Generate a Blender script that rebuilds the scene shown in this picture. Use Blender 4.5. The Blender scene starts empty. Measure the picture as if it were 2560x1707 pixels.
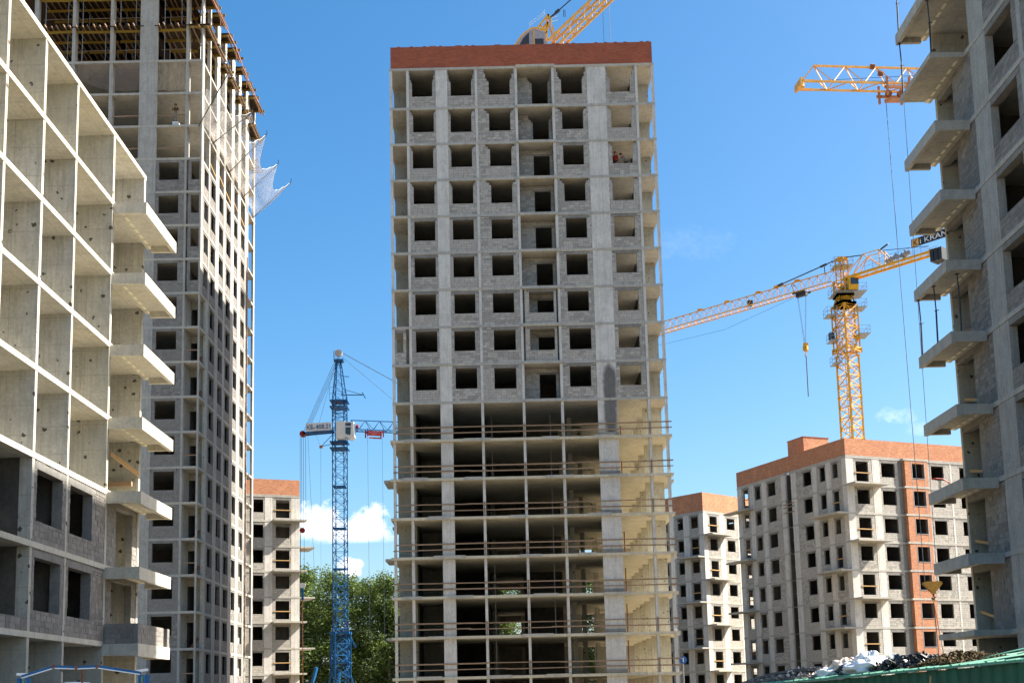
import bpy, math, random
from mathutils import Vector, Matrix
rnd = random.Random(11)
scene = bpy.context.scene
COL = scene.collection

# ------------------------------------------------------------------ camera
def setup_camera():
    pitch, yaw, roll = 0.1397, 0.0069, -0.0238
    cy, sy, cp, sp = math.cos(yaw), math.sin(yaw), math.cos(pitch), math.sin(pitch)
    fwd = Vector((sy*cp, cy*cp, sp)); right = Vector((cy, -sy, 0)); up = right.cross(fwd)
    r2 = right*math.cos(roll) + up*math.sin(roll)
    u2 = up*math.cos(roll) - right*math.sin(roll)
    cd = bpy.data.cameras.new('camera'); co = bpy.data.objects.new('camera', cd); COL.objects.link(co)
    m = Matrix((r2, u2, -fwd)).transposed().to_4x4(); m.translation = (0, 0, 1.6); co.matrix_world = m
    cd.sensor_width = 36; cd.sensor_fit = 'HORIZONTAL'; cd.lens = 42.23; cd.shift_y = 0.1814
    cd.clip_start = 0.1; cd.clip_end = 5000
    scene.camera = co
setup_camera()

# ------------------------------------------------------------------ sun, sky, exposure
SUN = Vector((1.0, 0.035, 0.885)).normalized()
SUN_EL = math.asin(SUN.z); SUN_AZ = math.atan2(SUN.x, SUN.y)
ld = bpy.data.lights.new('sun', 'SUN'); ld.energy = 5.0; ld.angle = math.radians(0.53); ld.color = (1.0, 0.94, 0.84)
lo = bpy.data.objects.new('sun', ld); COL.objects.link(lo)
lo.rotation_euler = SUN.to_track_quat('Z', 'Y').to_euler(); lo.location = (60, 0, 80)

def setup_world():
    w = bpy.data.worlds.new('World'); scene.world = w; w.use_nodes = True
    nt = w.node_tree; N = nt.nodes; L = nt.links; N.clear()
    out = N.new('ShaderNodeOutputWorld'); bg = N.new('ShaderNodeBackground'); L.new(bg.outputs[0], out.inputs[0])
    sky = N.new('ShaderNodeTexSky'); sky.sky_type = 'NISHITA'; sky.sun_disc = False
    sky.sun_elevation = SUN_EL; sky.sun_rotation = SUN_AZ
    sky.altitude = 150; sky.air_density = 1.0; sky.dust_density = 2.3; sky.ozone_density = 2.2
    bg.inputs[1].default_value = 0.082
    # clouds: soft cumulus low in the sky, defined by direction
    tc = N.new('ShaderNodeTexCoord'); sep = N.new('ShaderNodeSeparateXYZ'); L.new(tc.outputs['Generated'], sep.inputs[0])
    def math_(op, a, b=None, c=None, clamp=False):
        n = N.new('ShaderNodeMath'); n.operation = op; n.use_clamp = clamp
        for i, v in enumerate((a, b, c)):
            if v is None: continue
            if isinstance(v, (int, float)): n.inputs[i].default_value = v
            else: L.new(v, n.inputs[i])
        return n.outputs[0]
    yy = math_('MAXIMUM', sep.outputs[1], 0.02)
    a = math_('DIVIDE', sep.outputs[0], yy); b = math_('DIVIDE', sep.outputs[2], yy)
    cmb = N.new('ShaderNodeCombineXYZ'); L.new(a, cmb.inputs[0]); L.new(b, cmb.inputs[1])
    def noise(scale, detail, rough):
        n = N.new('ShaderNodeTexNoise'); n.inputs['Scale'].default_value = scale; n.inputs['Detail'].default_value = detail
        n.inputs['Roughness'].default_value = rough; L.new(cmb.outputs[0], n.inputs['Vector']); return n.outputs[0]
    n1 = noise(58, 7, 0.62); n2 = noise(170, 6, 0.62)
    front = math_('GREATER_THAN', sep.outputs[1], 0.05)
    mask = None
    #        centre a, b, radius a, b, noise amount, opacity, flat bottom, softness
    for ca, cb, ra, rb, na, op, fb, so in [(-0.156, 0.147, .023, .021, 2.0, .82, .1345, .9), (-0.112, 0.144, .019, .020, 2.0, .82, .1335, .9),
                                (-0.126, 0.138, .040, .016, 1.7, .84, .1315, .9), (-0.129, 0.110, .011, .010, 1.8, .9, .0, .6),
                                (0.337, 0.229, .018, .008, 2.6, .34, .0, 2.2), (0.357, 0.217, .016, .007, 2.6, .2, .0, 2.2),
                                (0.166, 0.386, .045, .016, 2.6, .08, .0, 2.4)]:
        da = math_('DIVIDE', math_('SUBTRACT', a, ca), ra); db = math_('DIVIDE', math_('SUBTRACT', b, cb), rb)
        d2 = math_('ADD', math_('MULTIPLY', da, da), math_('MULTIPLY', db, db))
        v = math_('SUBTRACT', 1.0, d2)
        v = math_('ADD', v, math_('MULTIPLY', math_('SUBTRACT', n1, .5), na*1.3))
        v = math_('ADD', v, math_('MULTIPLY', math_('SUBTRACT', n2, .5), na*.7))
        v = math_('DIVIDE', v, so, clamp=True)
        if fb: v = math_('MULTIPLY', v, math_('DIVIDE', math_('SUBTRACT', b, math_('ADD', fb - .002, math_('MULTIPLY', math_('SUBTRACT', n1, .5), .008))), .006, clamp=True))
        v = math_('MULTIPLY', v, op)
        mask = v if mask is None else math_('MAXIMUM', mask, v)
    mask = math_('MULTIPLY', mask, front)
    mix = N.new('ShaderNodeMix'); mix.data_type = 'RGBA'
    hs = N.new('ShaderNodeHueSaturation'); hs.inputs['Saturation'].default_value = 1.38; hs.inputs['Hue'].default_value = .494; hs.inputs['Value'].default_value = 1.0
    L.new(sky.outputs[0], hs.inputs['Color'])
    L.new(mask, mix.inputs[0]); L.new(hs.outputs[0], mix.inputs[6]); shade = N.new('ShaderNodeMix'); shade.data_type = 'RGBA'; L.new(math_('MULTIPLY', math_('SUBTRACT', n2, .3), 2.2, clamp=True), shade.inputs[0]); shade.inputs[6].default_value = (6.6, 6.5, 6.9, 1); shade.inputs[7].default_value = (9.2, 9.1, 9.2, 1); L.new(shade.outputs[2], mix.inputs[7])
    L.new(mix.outputs[2], bg.inputs[0])
setup_world()
vs = scene.view_settings
vs.view_transform = 'Standard'; vs.look = 'None'; vs.gamma = 1.0; vs.use_curve_mapping = False; vs.exposure = 1.58
cy = scene.cycles
cy.max_bounces = 8; cy.diffuse_bounces = 2; cy.glossy_bounces = 2; cy.transmission_bounces = 4; cy.transparent_max_bounces = 12
cy.caustics_reflective = False; cy.caustics_refractive = False
cy.use_adaptive_sampling = True; cy.adaptive_threshold = 0.015
cy.use_denoising = True
try: cy.denoiser = 'OPENIMAGEDENOISE'
except Exception: pass

# ------------------------------------------------------------------ materials
class MT:
    def __init__(s, name):
        s.m = bpy.data.materials.new(name); s.m.use_nodes = True; s.N = s.m.node_tree.nodes; s.L = s.m.node_tree.links
        s.b = s.N['Principled BSDF']; s.b.inputs['Roughness'].default_value = 0.9
        s.b.inputs['Specular IOR Level'].default_value = 0.25
    def n(s, t, **kw):
        x = s.N.new(t)
        for k, v in kw.items(): setattr(x, k, v)
        return x
    def inp(s, node, sock, v):
        if isinstance(v, (int, float)): node.inputs[sock].default_value = v
        elif isinstance(v, (tuple, list)): node.inputs[sock].default_value = v if len(v) != 3 or node.inputs[sock].type != 'RGBA' else (*v, 1)
        else: s.L.new(v, node.inputs[sock])
    def math(s, op, a, b=0.0, clamp=False):
        x = s.n('ShaderNodeMath', operation=op, use_clamp=clamp); s.inp(x, 0, a); s.inp(x, 1, b); return x.outputs[0]
    def pos(s, scale=(1, 1, 1)):
        g = s.n('ShaderNodeNewGeometry'); mp = s.n('ShaderNodeMapping'); s.L.new(g.outputs['Position'], mp.inputs['Vector'])
        mp.inputs['Scale'].default_value = scale; return mp.outputs[0]
    def noise(s, vec, scale, detail=4, rough=.55):
        x = s.n('ShaderNodeTexNoise'); s.L.new(vec, x.inputs['Vector'])
        x.inputs['Scale'].default_value = scale; x.inputs['Detail'].default_value = detail; x.inputs['Roughness'].default_value = rough
        return x.outputs[0]
    def ramp(s, fac, stops):
        x = s.n('ShaderNodeValToRGB'); s.L.new(fac, x.inputs[0]); e = x.color_ramp.elements
        while len(e) < len(stops): e.new(.5)
        for i, (p, c_) in enumerate(stops): e[i].position = p; e[i].color = (*c_, 1) if len(c_) == 3 else c_
        return x.outputs[0]
    def mix(s, fac, a, b, mode='MIX'):
        x = s.n('ShaderNodeMix', data_type='RGBA', blend_type=mode); s.inp(x, 0, fac); s.inp(x, 6, a); s.inp(x, 7, b); return x.outputs[2]
    def bump(s, h, strength=.3, dist=.02):
        x = s.n('ShaderNodeBump'); s.L.new(h, x.inputs['Height']); x.inputs['Strength'].default_value = strength
        x.inputs['Distance'].default_value = dist; s.L.new(x.outputs[0], s.b.inputs['Normal'])
    def color(s, c_): s.inp(s.b, 'Base Color', c_)

def concrete(name, base, dark, spots=0, streak=.5, warm=(.42, .37, .27), warm_amt=.35, seams=0, rust=0, pour=0):
    t = MT(name); p = t.pos()
    big = t.noise(p, .55, 5, .6); fine = t.noise(p, 9, 4, .6); grain = t.noise(p, 42, 2, .5)
    stv = t.noise(t.pos((5, 5, .35)), 1.6, 4, .6)
    col = t.mix(t.ramp(big, [(.3, (0, 0, 0)), (.72, (1, 1, 1))]), dark, base)
    col = t.mix(t.math('MULTIPLY', t.ramp(stv, [(.46, (0, 0, 0)), (.75, (1, 1, 1))]), streak), col, tuple(c * .72 for c in dark))
    wn = t.noise(p, .23, 3, .5)
    col = t.mix(t.math('MULTIPLY', t.ramp(wn, [(.45, (0, 0, 0)), (.7, (1, 1, 1))]), warm_amt), col, warm)
    col = t.mix(.22, col, t.ramp(fine, [(.25, (.12, .12, .12)), (.75, (.85, .85, .85))]), 'OVERLAY')
    # pale laitance drips
    dr = t.noise(t.pos((9, 9, .5)), 1.1, 3, .5)
    col = t.mix(t.math('MULTIPLY', t.ramp(dr, [(.62, (0, 0, 0)), (.72, (1, 1, 1))]), .25), col, tuple(min(1, c * 1.25) for c in base))
    lo_ = t.noise(t.pos((.8, .8, .5)), 2.6, 6, .7)
    col = t.mix(t.math('MULTIPLY', t.ramp(lo_, [(.48, (0, 0, 0)), (.64, (1, 1, 1))]), .45), col, tuple(c * .68 for c in dark))
    if seams:
        g = t.n('ShaderNodeNewGeometry'); sx = t.n('ShaderNodeSeparateXYZ'); t.L.new(g.outputs['Position'], sx.inputs[0])
        for ax, per in ((0, seams), (1, seams * 1.09)):
            fr = t.math('FRACT', t.math('DIVIDE', sx.outputs[ax], per))
            ln = t.math('LESS_THAN', t.math('ABSOLUTE', t.math('SUBTRACT', fr, .5)), .012 / per)
            col = t.mix(t.math('MULTIPLY', ln, .45), col, tuple(c * .5 for c in dark))
    if rust:
        rr = t.noise(t.pos((7, 7, .45)), 1.3, 4, .6); rm = t.noise(p, .9, 3, .5)
        col = t.mix(t.math('MULTIPLY', t.math('MULTIPLY', t.ramp(rr, [(.58, (0, 0, 0)), (.68, (1, 1, 1))]), t.ramp(rm, [(.48, (0, 0, 0)), (.6, (1, 1, 1))])), rust), col, (.27, .17, .085))
    if pour:
        g2 = t.n('ShaderNodeNewGeometry'); s2 = t.n('ShaderNodeSeparateXYZ'); t.L.new(g2.outputs['Position'], s2.inputs[0])
        zz = t.math('ADD', s2.outputs[2], t.math('MULTIPLY', big, .12)); fz = t.math('FRACT', t.math('DIVIDE', zz, pour))
        col = t.mix(t.math('MULTIPLY', t.math('LESS_THAN', t.math('ABSOLUTE', t.math('SUBTRACT', fz, .5)), .015 / pour), .4), col, tuple(c * .55 for c in dark))
        bd = t.noise(t.pos((.15, .15, 1.3)), 1.0, 2, .5); col = t.mix(t.math('MULTIPLY', t.ramp(bd, [(.45, (0, 0, 0)), (.6, (1, 1, 1))]), .3), col, tuple(c * .8 for c in dark))
    if spots:
        v = t.n('ShaderNodeTexVoronoi'); v.inputs['Scale'].default_value = spots
        wob = t.n('ShaderNodeVectorMath', operation='ADD'); t.L.new(p, wob.inputs[0])
        nz = t.n('ShaderNodeTexNoise'); nz.inputs['Scale'].default_value = 9; t.L.new(p, nz.inputs['Vector'])
        sc = t.n('ShaderNodeVectorMath', operation='SCALE'); t.L.new(nz.outputs['Color'], sc.inputs[0]); sc.inputs['Scale'].default_value = .16
        t.L.new(sc.outputs[0], wob.inputs[1]); t.L.new(wob.outputs[0], v.inputs['Vector'])
        sc2 = t.n('ShaderNodeSeparateColor'); t.L.new(v.outputs['Color'], sc2.inputs[0])
        sp = t.math('MULTIPLY', t.math('LESS_THAN', v.outputs['Distance'], t.math('MULTIPLY', t.math('ADD', sc2.outputs[1], .45), (.068 if spots < 3 else .045) * spots)), t.math('GREATER_THAN', sc2.outputs[0], .35 if spots < 3 else .3))
        col = t.mix(t.math('MULTIPLY', sp, .88), col, (.035, .032, .026))
    t.color(col)
    t.bump(t.math('ADD', t.math('MULTIPLY', fine, .6), t.math('MULTIPLY', grain, .4)), .28, .012)
    return t.m

def block_material(name, base):
    t = MT(name); p = t.pos()
    oi = t.n('ShaderNodeObjectInfo'); at = t.n('ShaderNodeAttribute'); at.attribute_name = 'tint'
    r = t.math('FRACT', t.math('ADD', oi.outputs['Random'], at.outputs['Fac']))
    col = t.ramp(r, [(0, tuple(c * .80 for c in base)), (.5, base), (.86, tuple(c * 1.06 for c in base)), (1, tuple(c * 1.2 for c in base))])
    n1 = t.noise(p, 6, 4, .65); n2 = t.noise(p, 48, 3, .6)
    col = t.mix(.25, col, t.ramp(n1, [(.3, (.15, .14, .14)), (.7, (.75, .73, .7))]), 'OVERLAY')
    col = t.mix(.28, col, t.ramp(n2, [(.3, (.1, .1, .1)), (.7, (.85, .85, .85))]), 'OVERLAY')
    t.color(col); t.bump(t.math('ADD', n1, n2), .5, .015); return t.m

def brick_material(name, c1, c2, mortar, soot=.25):
    t = MT(name); tc = t.n('ShaderNodeTexCoord'); sx = t.n('ShaderNodeSeparateXYZ'); t.L.new(tc.outputs['Object'], sx.inputs[0])
    cb = t.n('ShaderNodeCombineXYZ'); t.L.new(t.math('ADD', sx.outputs[0], sx.outputs[1]), cb.inputs[0]); t.L.new(sx.outputs[2], cb.inputs[1])
    b = t.n('ShaderNodeTexBrick'); t.L.new(cb.outputs[0], b.inputs['Vector'])
    for k, v in (('Scale', 1.0), ('Brick Width', .26), ('Row Height', .077), ('Mortar Size', .008), ('Mortar Smooth', .1), ('Bias', 0.0)): b.inputs[k].default_value = v
    b.inputs['Color1'].default_value = (*c1, 1); b.inputs['Color2'].default_value = (*c2, 1); b.inputs['Mortar'].default_value = (*mortar, 1)
    p = t.pos(); big = t.noise(p, .8, 4, .6); f = t.noise(p, 7, 4, .7)
    col = t.mix(t.math('MULTIPLY', t.ramp(f, [(.52, (0, 0, 0)), (.7, (1, 1, 1))]), soot), b.outputs['Color'], tuple(c * .45 for c in c1))
    col = t.mix(t.math('MULTIPLY', t.ramp(t.noise(t.pos((1, 1, 4.5)), 2.6, 6, .75), [(.42, (0, 0, 0)), (.62, (1, 1, 1))]), .5), col, tuple(c * .6 for c in c1))
    col = t.mix(t.math('MULTIPLY', t.ramp(big, [(.5, (0, 0, 0)), (.7, (1, 1, 1))]), .3), col, tuple(min(1, c * 1.35) for c in c2))
    t.color(col); t.bump(b.outputs['Fac'], -.4, .01); return t.m

def plain(name, c_, rough=.7, var=.25, scale=4, metal=0.0, rust=0, spec=.3):
    t = MT(name); p = t.pos(); n1 = t.noise(p, scale, 4, .6)
    col = t.mix(var, c_, t.ramp(n1, [(.3, tuple(x * .45 for x in c_)), (.7, tuple(min(1, x * 1.35) for x in c_))]))
    if rust: col = t.mix(t.math('MULTIPLY', t.ramp(t.noise(p, scale * 1.7, 5, .7), [(.55, (0, 0, 0)), (.66, (1, 1, 1))]), rust), col, (.16, .055, .02))
    t.color(col); t.b.inputs['Roughness'].default_value = rough; t.b.inputs['Metallic'].default_value = metal
    t.b.inputs['Specular IOR Level'].default_value = spec; return t.m

def wood(name, c_):
    t = MT(name); oi = t.n('ShaderNodeObjectInfo'); p = t.pos((1.2, 1.2, 14)); n1 = t.noise(p, 2.2, 5, .65)
    col = t.mix(.55, c_, t.ramp(n1, [(.3, tuple(x * .5 for x in c_)), (.7, tuple(min(1, x * 1.4) for x in c_))]))
    col = t.mix(t.math('MULTIPLY', oi.outputs['Random'], .45), col, tuple(x * .55 for x in c_))
    t.color(col); t.b.inputs['Roughness'].default_value = .85; return t.m

def leaf_material(name, c1, c2):
    t = MT(name); at = t.n('ShaderNodeAttribute'); at.attribute_name = 'tint'
    col = t.ramp(at.outputs['Fac'], [(0, c1), (1, c2)]); t.color(col); t.b.inputs['Roughness'].default_value = .6
    tr = t.n('ShaderNodeBsdfTranslucent'); t.L.new(t.mix(.4, col, (.16, .2, .03)), tr.inputs[0])
    mx = t.n('ShaderNodeMixShader'); mx.inputs[0].default_value = .35; t.L.new(t.b.outputs[0], mx.inputs[1]); t.L.new(tr.outputs[0], mx.inputs[2])
    t.L.new(mx.outputs[0], t.N['Material Output'].inputs[0]); return t.m

def sheet_material(name, c_, opaque, mesh_scale=0):
    t = MT(name); p = t.pos(); n1 = t.noise(t.pos((3, 3, .7)), 2.0, 4, .6)
    col = t.mix(.5, c_, t.ramp(n1, [(.35, tuple(x * .5 for x in c_)), (.7, c_)])); t.color(col)
    tl = t.n('ShaderNodeBsdfTranslucent'); t.L.new(col, tl.inputs[0])
    m1 = t.n('ShaderNodeMixShader'); m1.inputs[0].default_value = .5; t.L.new(t.b.outputs[0], m1.inputs[1]); t.L.new(tl.outputs[0], m1.inputs[2])
    tp = t.n('ShaderNodeBsdfTransparent'); m2 = t.n('ShaderNodeMixShader')
    t.L.new(t.ramp(n1, [(.3, (opaque * .7,) * 3), (.7, (min(1, opaque * 1.35),) * 3)]), m2.inputs[0])
    t.L.new(tp.outputs[0], m2.inputs[1]); t.L.new(m1.outputs[0], m2.inputs[2]); t.L.new(m2.outputs[0], t.N['Material Output'].inputs[0])
    return t.m

M = {}
M['slab_pale'] = concrete('pale_slab_concrete', (.60, .57, .49), (.51, .48, .40), streak=.4, warm=(.55, .49, .35), warm_amt=.6, seams=1.9, rust=.35)
M['slab_tan'] = concrete('tan_slab_concrete', (.60, .54, .41), (.50, .45, .34), streak=.3, warm=(.48, .41, .28), warm_amt=.5, seams=2.4)
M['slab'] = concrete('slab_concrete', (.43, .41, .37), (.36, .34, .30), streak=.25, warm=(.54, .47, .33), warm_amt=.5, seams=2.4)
M['column'] = concrete('column_concrete', (.64, .605, .55), (.53, .50, .45), streak=.5, warm_amt=.15, seams=.62)
def sooty():
    m = concrete('sooty_column_concrete', (.64, .605, .55), (.53, .50, .45), streak=.5, warm_amt=.15, seams=.62)
    nt = m.node_tree; N = nt.nodes; L = nt.links; bs = N['Principled BSDF']; src = bs.inputs['Base Color'].links[0].from_socket
    tc = N.new('ShaderNodeTexCoord'); sx = N.new('ShaderNodeSeparateXYZ'); L.new(tc.outputs['Object'], sx.inputs[0])
    def mt(op, a, b=0.0, cl=False):
        n = N.new('ShaderNodeMath'); n.operation = op; n.use_clamp = cl
        for i, v in enumerate((a, b)):
            if isinstance(v, (int, float)): n.inputs[i].default_value = v
            else: L.new(v, n.inputs[i])
        return n.outputs[0]
    nz = N.new('ShaderNodeTexNoise'); nz.inputs['Scale'].default_value = 2.2; nz.inputs['Detail'].default_value = 4; L.new(tc.outputs['Object'], nz.inputs['Vector'])
    dx = mt('DIVIDE', mt('SUBTRACT', sx.outputs[0], 16.72), .55)
    up = mt('MAXIMUM', 0.0, mt('DIVIDE', mt('SUBTRACT', sx.outputs[2], 25.6), 1.3)); dn = mt('MAXIMUM', 0.0, mt('DIVIDE', mt('SUBTRACT', 23.6, sx.outputs[2]), 3.2))
    r2 = mt('ADD', mt('MULTIPLY', dx, dx), mt('ADD', mt('MULTIPLY', up, up), mt('MULTIPLY', dn, dn)))
    f = mt('MULTIPLY', mt('SUBTRACT', mt('ADD', 1.25, mt('MULTIPLY', mt('SUBTRACT', nz.outputs[0], .5), .8)), r2), 1.3, True)
    mx = N.new('ShaderNodeMix'); mx.data_type = 'RGBA'; L.new(mt('MULTIPLY', f, .8), mx.inputs[0]); L.new(src, mx.inputs[6]); mx.inputs[7].default_value = (.045, .043, .045, 1); L.new(mx.outputs[2], bs.inputs['Base Color'])
    return m
M['sooty'] = sooty()
M['wall'] = concrete('wall_concrete', (.53, .515, .46), (.43, .415, .36), spots=2.4, streak=.75, warm=(.48, .43, .28), warm_amt=.55, seams=1.45, rust=.5, pour=1.02)
M['pitted'] = concrete('pitted_wall_concrete', (.36, .345, .30), (.28, .265, .22), spots=3.6, streak=.5, warm=(.38, .33, .22), warm_amt=.5)
M['pitted_lit'] = concrete('lit_pitted_concrete', (.58, .54, .43), (.48, .44, .34), spots=3.6, streak=.5, warm=(.5, .44, .3), warm_amt=.4, seams=1.2)  # copy of the pitted concrete, lightened for the sunlit end bay
M['inner'] = concrete('shade_dark_inner_wall', (.10, .095, .085), (.065, .06, .055), streak=.4, warm_amt=.2)  # concrete darkened to paint the shade of rooms behind openings
M['foam'] = plain('pale_foam', (.80, .72, .52), .9, .3, 9)
M['lintel'] = concrete('lintel_concrete', (.25, .24, .22), (.18, .17, .155), streak=.4, warm_amt=.2)
M['mortar'] = concrete('mortar', (.24, .23, .215), (.18, .17, .16), streak=.2, warm_amt=.15)
M['block'] = block_material('concrete_block', (.385, .355, .312))
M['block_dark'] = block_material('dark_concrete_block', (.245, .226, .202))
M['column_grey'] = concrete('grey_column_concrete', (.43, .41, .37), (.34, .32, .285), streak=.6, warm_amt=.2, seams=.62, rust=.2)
M['block_pale'] = block_material('pale_concrete_block', (.40, .372, .325))
M['brick'] = brick_material('red_brick', (.31, .072, .036), (.38, .10, .048), (.28, .14, .10))
M['brick_orange'] = brick_material('orange_brick', (.42, .14, .06), (.53, .24, .115), (.44, .32, .24), .25)
M['plank'] = wood('weathered_plank', (.31, .205, .13))
M['plank_new'] = wood('fresh_plank', (.50, .31, .13))
M['plywood'] = wood('film_faced_plywood', (.05, .033, .02))
M['beam_yellow'] = wood('yellow_formwork_beam', (.27, .175, .028))
M['crane_yellow'] = plain('crane_yellow_paint', (.76, .38, .018), .5, .3, 2.5, rust=.35)
M['crane_orange'] = plain('crane_orange_paint', (.80, .42, .10), .5, .3, 2.5, rust=.35)
M['crane_blue'] = plain('crane_blue_paint', (.010, .105, .27), .5, .35, 3, rust=.12)
M['red'] = plain('red_paint', (.30, .022, .018), .5, .2, 3)
M['salmon'] = plain('faded_red_paint', (.52, .21, .085), .6, .25, 3, rust=.5)
M['dark_steel'] = plain('dark_steel', (.035, .036, .04), .55, .3, 6, spec=.4)
M['grey_steel'] = plain('grey_steel', (.30, .31, .32), .5, .3, 6, metal=.4)
M['rope'] = plain('steel_rope', (.045, .06, .085), .6, .2, 6)
M['hook_paint'] = plain('worn_hook_paint', (.42, .22, .035), .6, .5, 7, rust=.7)
M['white'] = plain('white_paint', (.80, .79, .76), .5, .1, 3)
M['cab_grey'] = plain('cab_grey_sheet', (.32, .30, .33), .5, .3, 3)
M['glass'] = plain('dark_glass', (.03, .05, .06), .08, .1, 3, spec=.6)
M['sign_dark'] = plain('sign_black', (.025, .027, .03), .5, .1, 3)
M['sign_blue'] = plain('sign_blue_letters', (.02, .10, .30), .5, .1, 3)
M['sign_orange'] = plain('sign_orange', (.80, .38, .07), .5, .1, 3)
M['rust'] = plain('rusty_steel', (.23, .085, .035), .85, .4, 12)
M['pink'] = plain('faded_red_rope', (.75, .38, .30), .8, .2, 3)
M['green'] = plain('green_sheet', (.012, .085, .05), .5, .45, 2.2, rust=.12)
M['green_pale'] = plain('faded_green_sheet', (.11, .31, .21), .55, .3, 3, rust=.35)
M['bag'] = plain('white_plastic_bag', (.72, .72, .72), .45, .25, 7)
M['bag_cream'] = plain('cream_sack', (.66, .54, .44), .7, .25, 7)
M['black_plastic'] = plain('black_plastic', (.012, .013, .014), .35, .3, 9, spec=.5)
M['soil'] = plain('brown_soil', (.085, .055, .022), .95, .5, 9)
M['rubble'] = block_material('rubble_mix', (.22, .18, .16))
M['sand'] = concrete('sandy_ground', (.27, .23, .17), (.21, .18, .13), streak=.0, warm=(.40, .33, .22), warm_amt=.5)
M['leaf'] = leaf_material('birch_leaf', (.038, .075, .014), (.175, .24, .055))
M['bark'] = plain('birch_bark', (.42, .40, .36), .9, .7, 5)
M['net'] = sheet_material('white_safety_net', (.88, .82, .75), .33)
M['film'] = sheet_material('pink_plastic_film', (.60, .47, .43), .22)
M['film_beige'] = sheet_material('beige_plastic_film', (.55, .47, .35), .55)
M['skin'] = plain('skin', (.42, .24, .16), .6, .1)
M['cloth_dark'] = plain('dark_workwear', (.05, .05, .045), .9, .4, 9)
M['cloth_grey'] = plain('grey_workwear', (.26, .24, .21), .9, .4, 9)
M['cloth_orange'] = plain('orange_workwear', (.40, .15, .04), .9, .4, 9)
M['cloth_brown'] = plain('brown_workwear', (.13, .075, .035), .9, .6, 14)
M['cloth_red'] = plain('red_workwear', (.42, .03, .02), .9, .3, 9)

# ------------------------------------------------------------------ mesh helpers
BOXF = [(0, 3, 2, 1), (4, 5, 6, 7), (0, 1, 5, 4), (1, 2, 6, 5), (2, 3, 7, 6), (3, 0, 4, 7)]
class MB:
    def __init__(s): s.v = []; s.f = []; s.t = []; s.mi = []
    def quad_solid(s, pts, tint=0.0, mi=0):
        o = len(s.v); s.v += [tuple(p) for p in pts]; s.f += [tuple(i + o for i in f) for f in BOXF]; s.t += [tint] * 6; s.mi += [mi] * 6
    def box(s, x0, x1, y0, y1, z0, z1, tint=0.0, mi=0):
        s.quad_solid([(x0, y0, z0), (x1, y0, z0), (x1, y1, z0), (x0, y1, z0), (x0, y0, z1), (x1, y0, z1), (x1, y1, z1), (x0, y1, z1)], tint, mi); return s
    def bar(s, p, q, w, h=None, up=(0, 0, 1), mi=0):
        p = Vector(p); q = Vector(q); h = h or w; a = q - p
        if a.length < 1e-6: return s
        a.normalize(); e1 = a.cross(Vector(up))
        if e1.length < 1e-3: e1 = a.cross(Vector((0, 1, 0)))
        e1.normalize(); e2 = e1.cross(a); pts = []
        for c_ in (p, q):
            for i, j in ((-1, -1), (1, -1), (1, 1), (-1, 1)): pts.append(c_ + e1 * (w / 2 * i) + e2 * (h / 2 * j))
        s.quad_solid(pts, 0, mi); return s
    def tube(s, pts, r, n=6, r2=None, mi=0):
        pts = [Vector(p) for p in pts]; o = len(s.v); k = len(pts)
        for i, p in enumerate(pts):
            a = (pts[min(i + 1, k - 1)] - pts[max(i - 1, 0)]).normalized()
            e1 = a.cross(Vector((0, 0, 1)));
            if e1.length < 1e-3: e1 = a.cross(Vector((0, 1, 0)))
            e1.normalize(); e2 = e1.cross(a); rr = r if r2 is None else r + (r2 - r) * i / (k - 1)
            for j in range(n):
                t = 2 * math.pi * j / n; s.v.append(tuple(p + e1 * (rr * math.cos(t)) + e2 * (rr * math.sin(t))))
        for i in range(k - 1):
            for j in range(n):
                s.f.append((o + i * n + j, o + i * n + (j + 1) % n, o + (i + 1) * n + (j + 1) % n, o + (i + 1) * n + j)); s.t.append(0); s.mi.append(mi)
        s.f.append(tuple(o + j for j in range(n))[::-1]); s.f.append(tuple(o + (k - 1) * n + j for j in range(n))); s.t += [0, 0]; s.mi += [mi] * 2
        return s
    def prism(s, poly, axis, a0, a1, mi=0):
        """poly: list of 2D points; extruded along axis 0/1/2"""
        o = len(s.v); n = len(poly)
        for a in (a0, a1):
            for (u, v) in poly:
                p = [u, v]; p.insert(axis, a); s.v.append(tuple(p))
        s.f.append(tuple(o + i for i in range(n))[::-1]); s.f.append(tuple(o + n + i for i in range(n)))
        for i in range(n): s.f.append((o + i, o + (i + 1) % n, o + n + (i + 1) % n, o + n + i))
        s.t += [0] * (n + 2); s.mi += [mi] * (n + 2); return s
    def grid(s, P, nu, nv, mi=0):
        o = len(s.v)
        for i in range(nu + 1):
            for j in range(nv + 1): s.v.append(tuple(P(i / nu, j / nv)))
        for i in range(nu):
            for j in range(nv):
                a = o + i * (nv + 1) + j; s.f.append((a, a + nv + 1, a + nv + 2, a + 1)); s.t.append(0); s.mi.append(mi)
        return s
    def mesh(s, name, mats, tint=False, smooth=False):
        me = bpy.data.meshes.new(name); me.from_pydata(s.v, [], s.f)
        for m in (mats if isinstance(mats, (list, tuple)) else [mats]): me.materials.append(m)
        if isinstance(mats, (list, tuple)) and len(mats) > 1: me.polygons.foreach_set('material_index', s.mi)
        if tint:
            at = me.attributes.new('tint', 'FLOAT', 'FACE'); at.data.foreach_set('value', s.t)
        if smooth: me.polygons.foreach_set('use_smooth', [True] * len(s.f))
        me.update(); return me
    def build(s, name, mats, parent=None, tint=False, smooth=False):
        return link(name, s.mesh(name, mats, tint, smooth), parent)
def link(name, me, parent=None):
    o = bpy.data.objects.new(name, me); COL.objects.link(o)
    if parent: o.parent = parent
    return o
def tag(o, label, cat=None, group=None, kind=None):
    if label: o['label'] = label
    if cat: o['category'] = cat
    if group: o['group'] = group
    if kind: o['kind'] = kind
    return o
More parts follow.
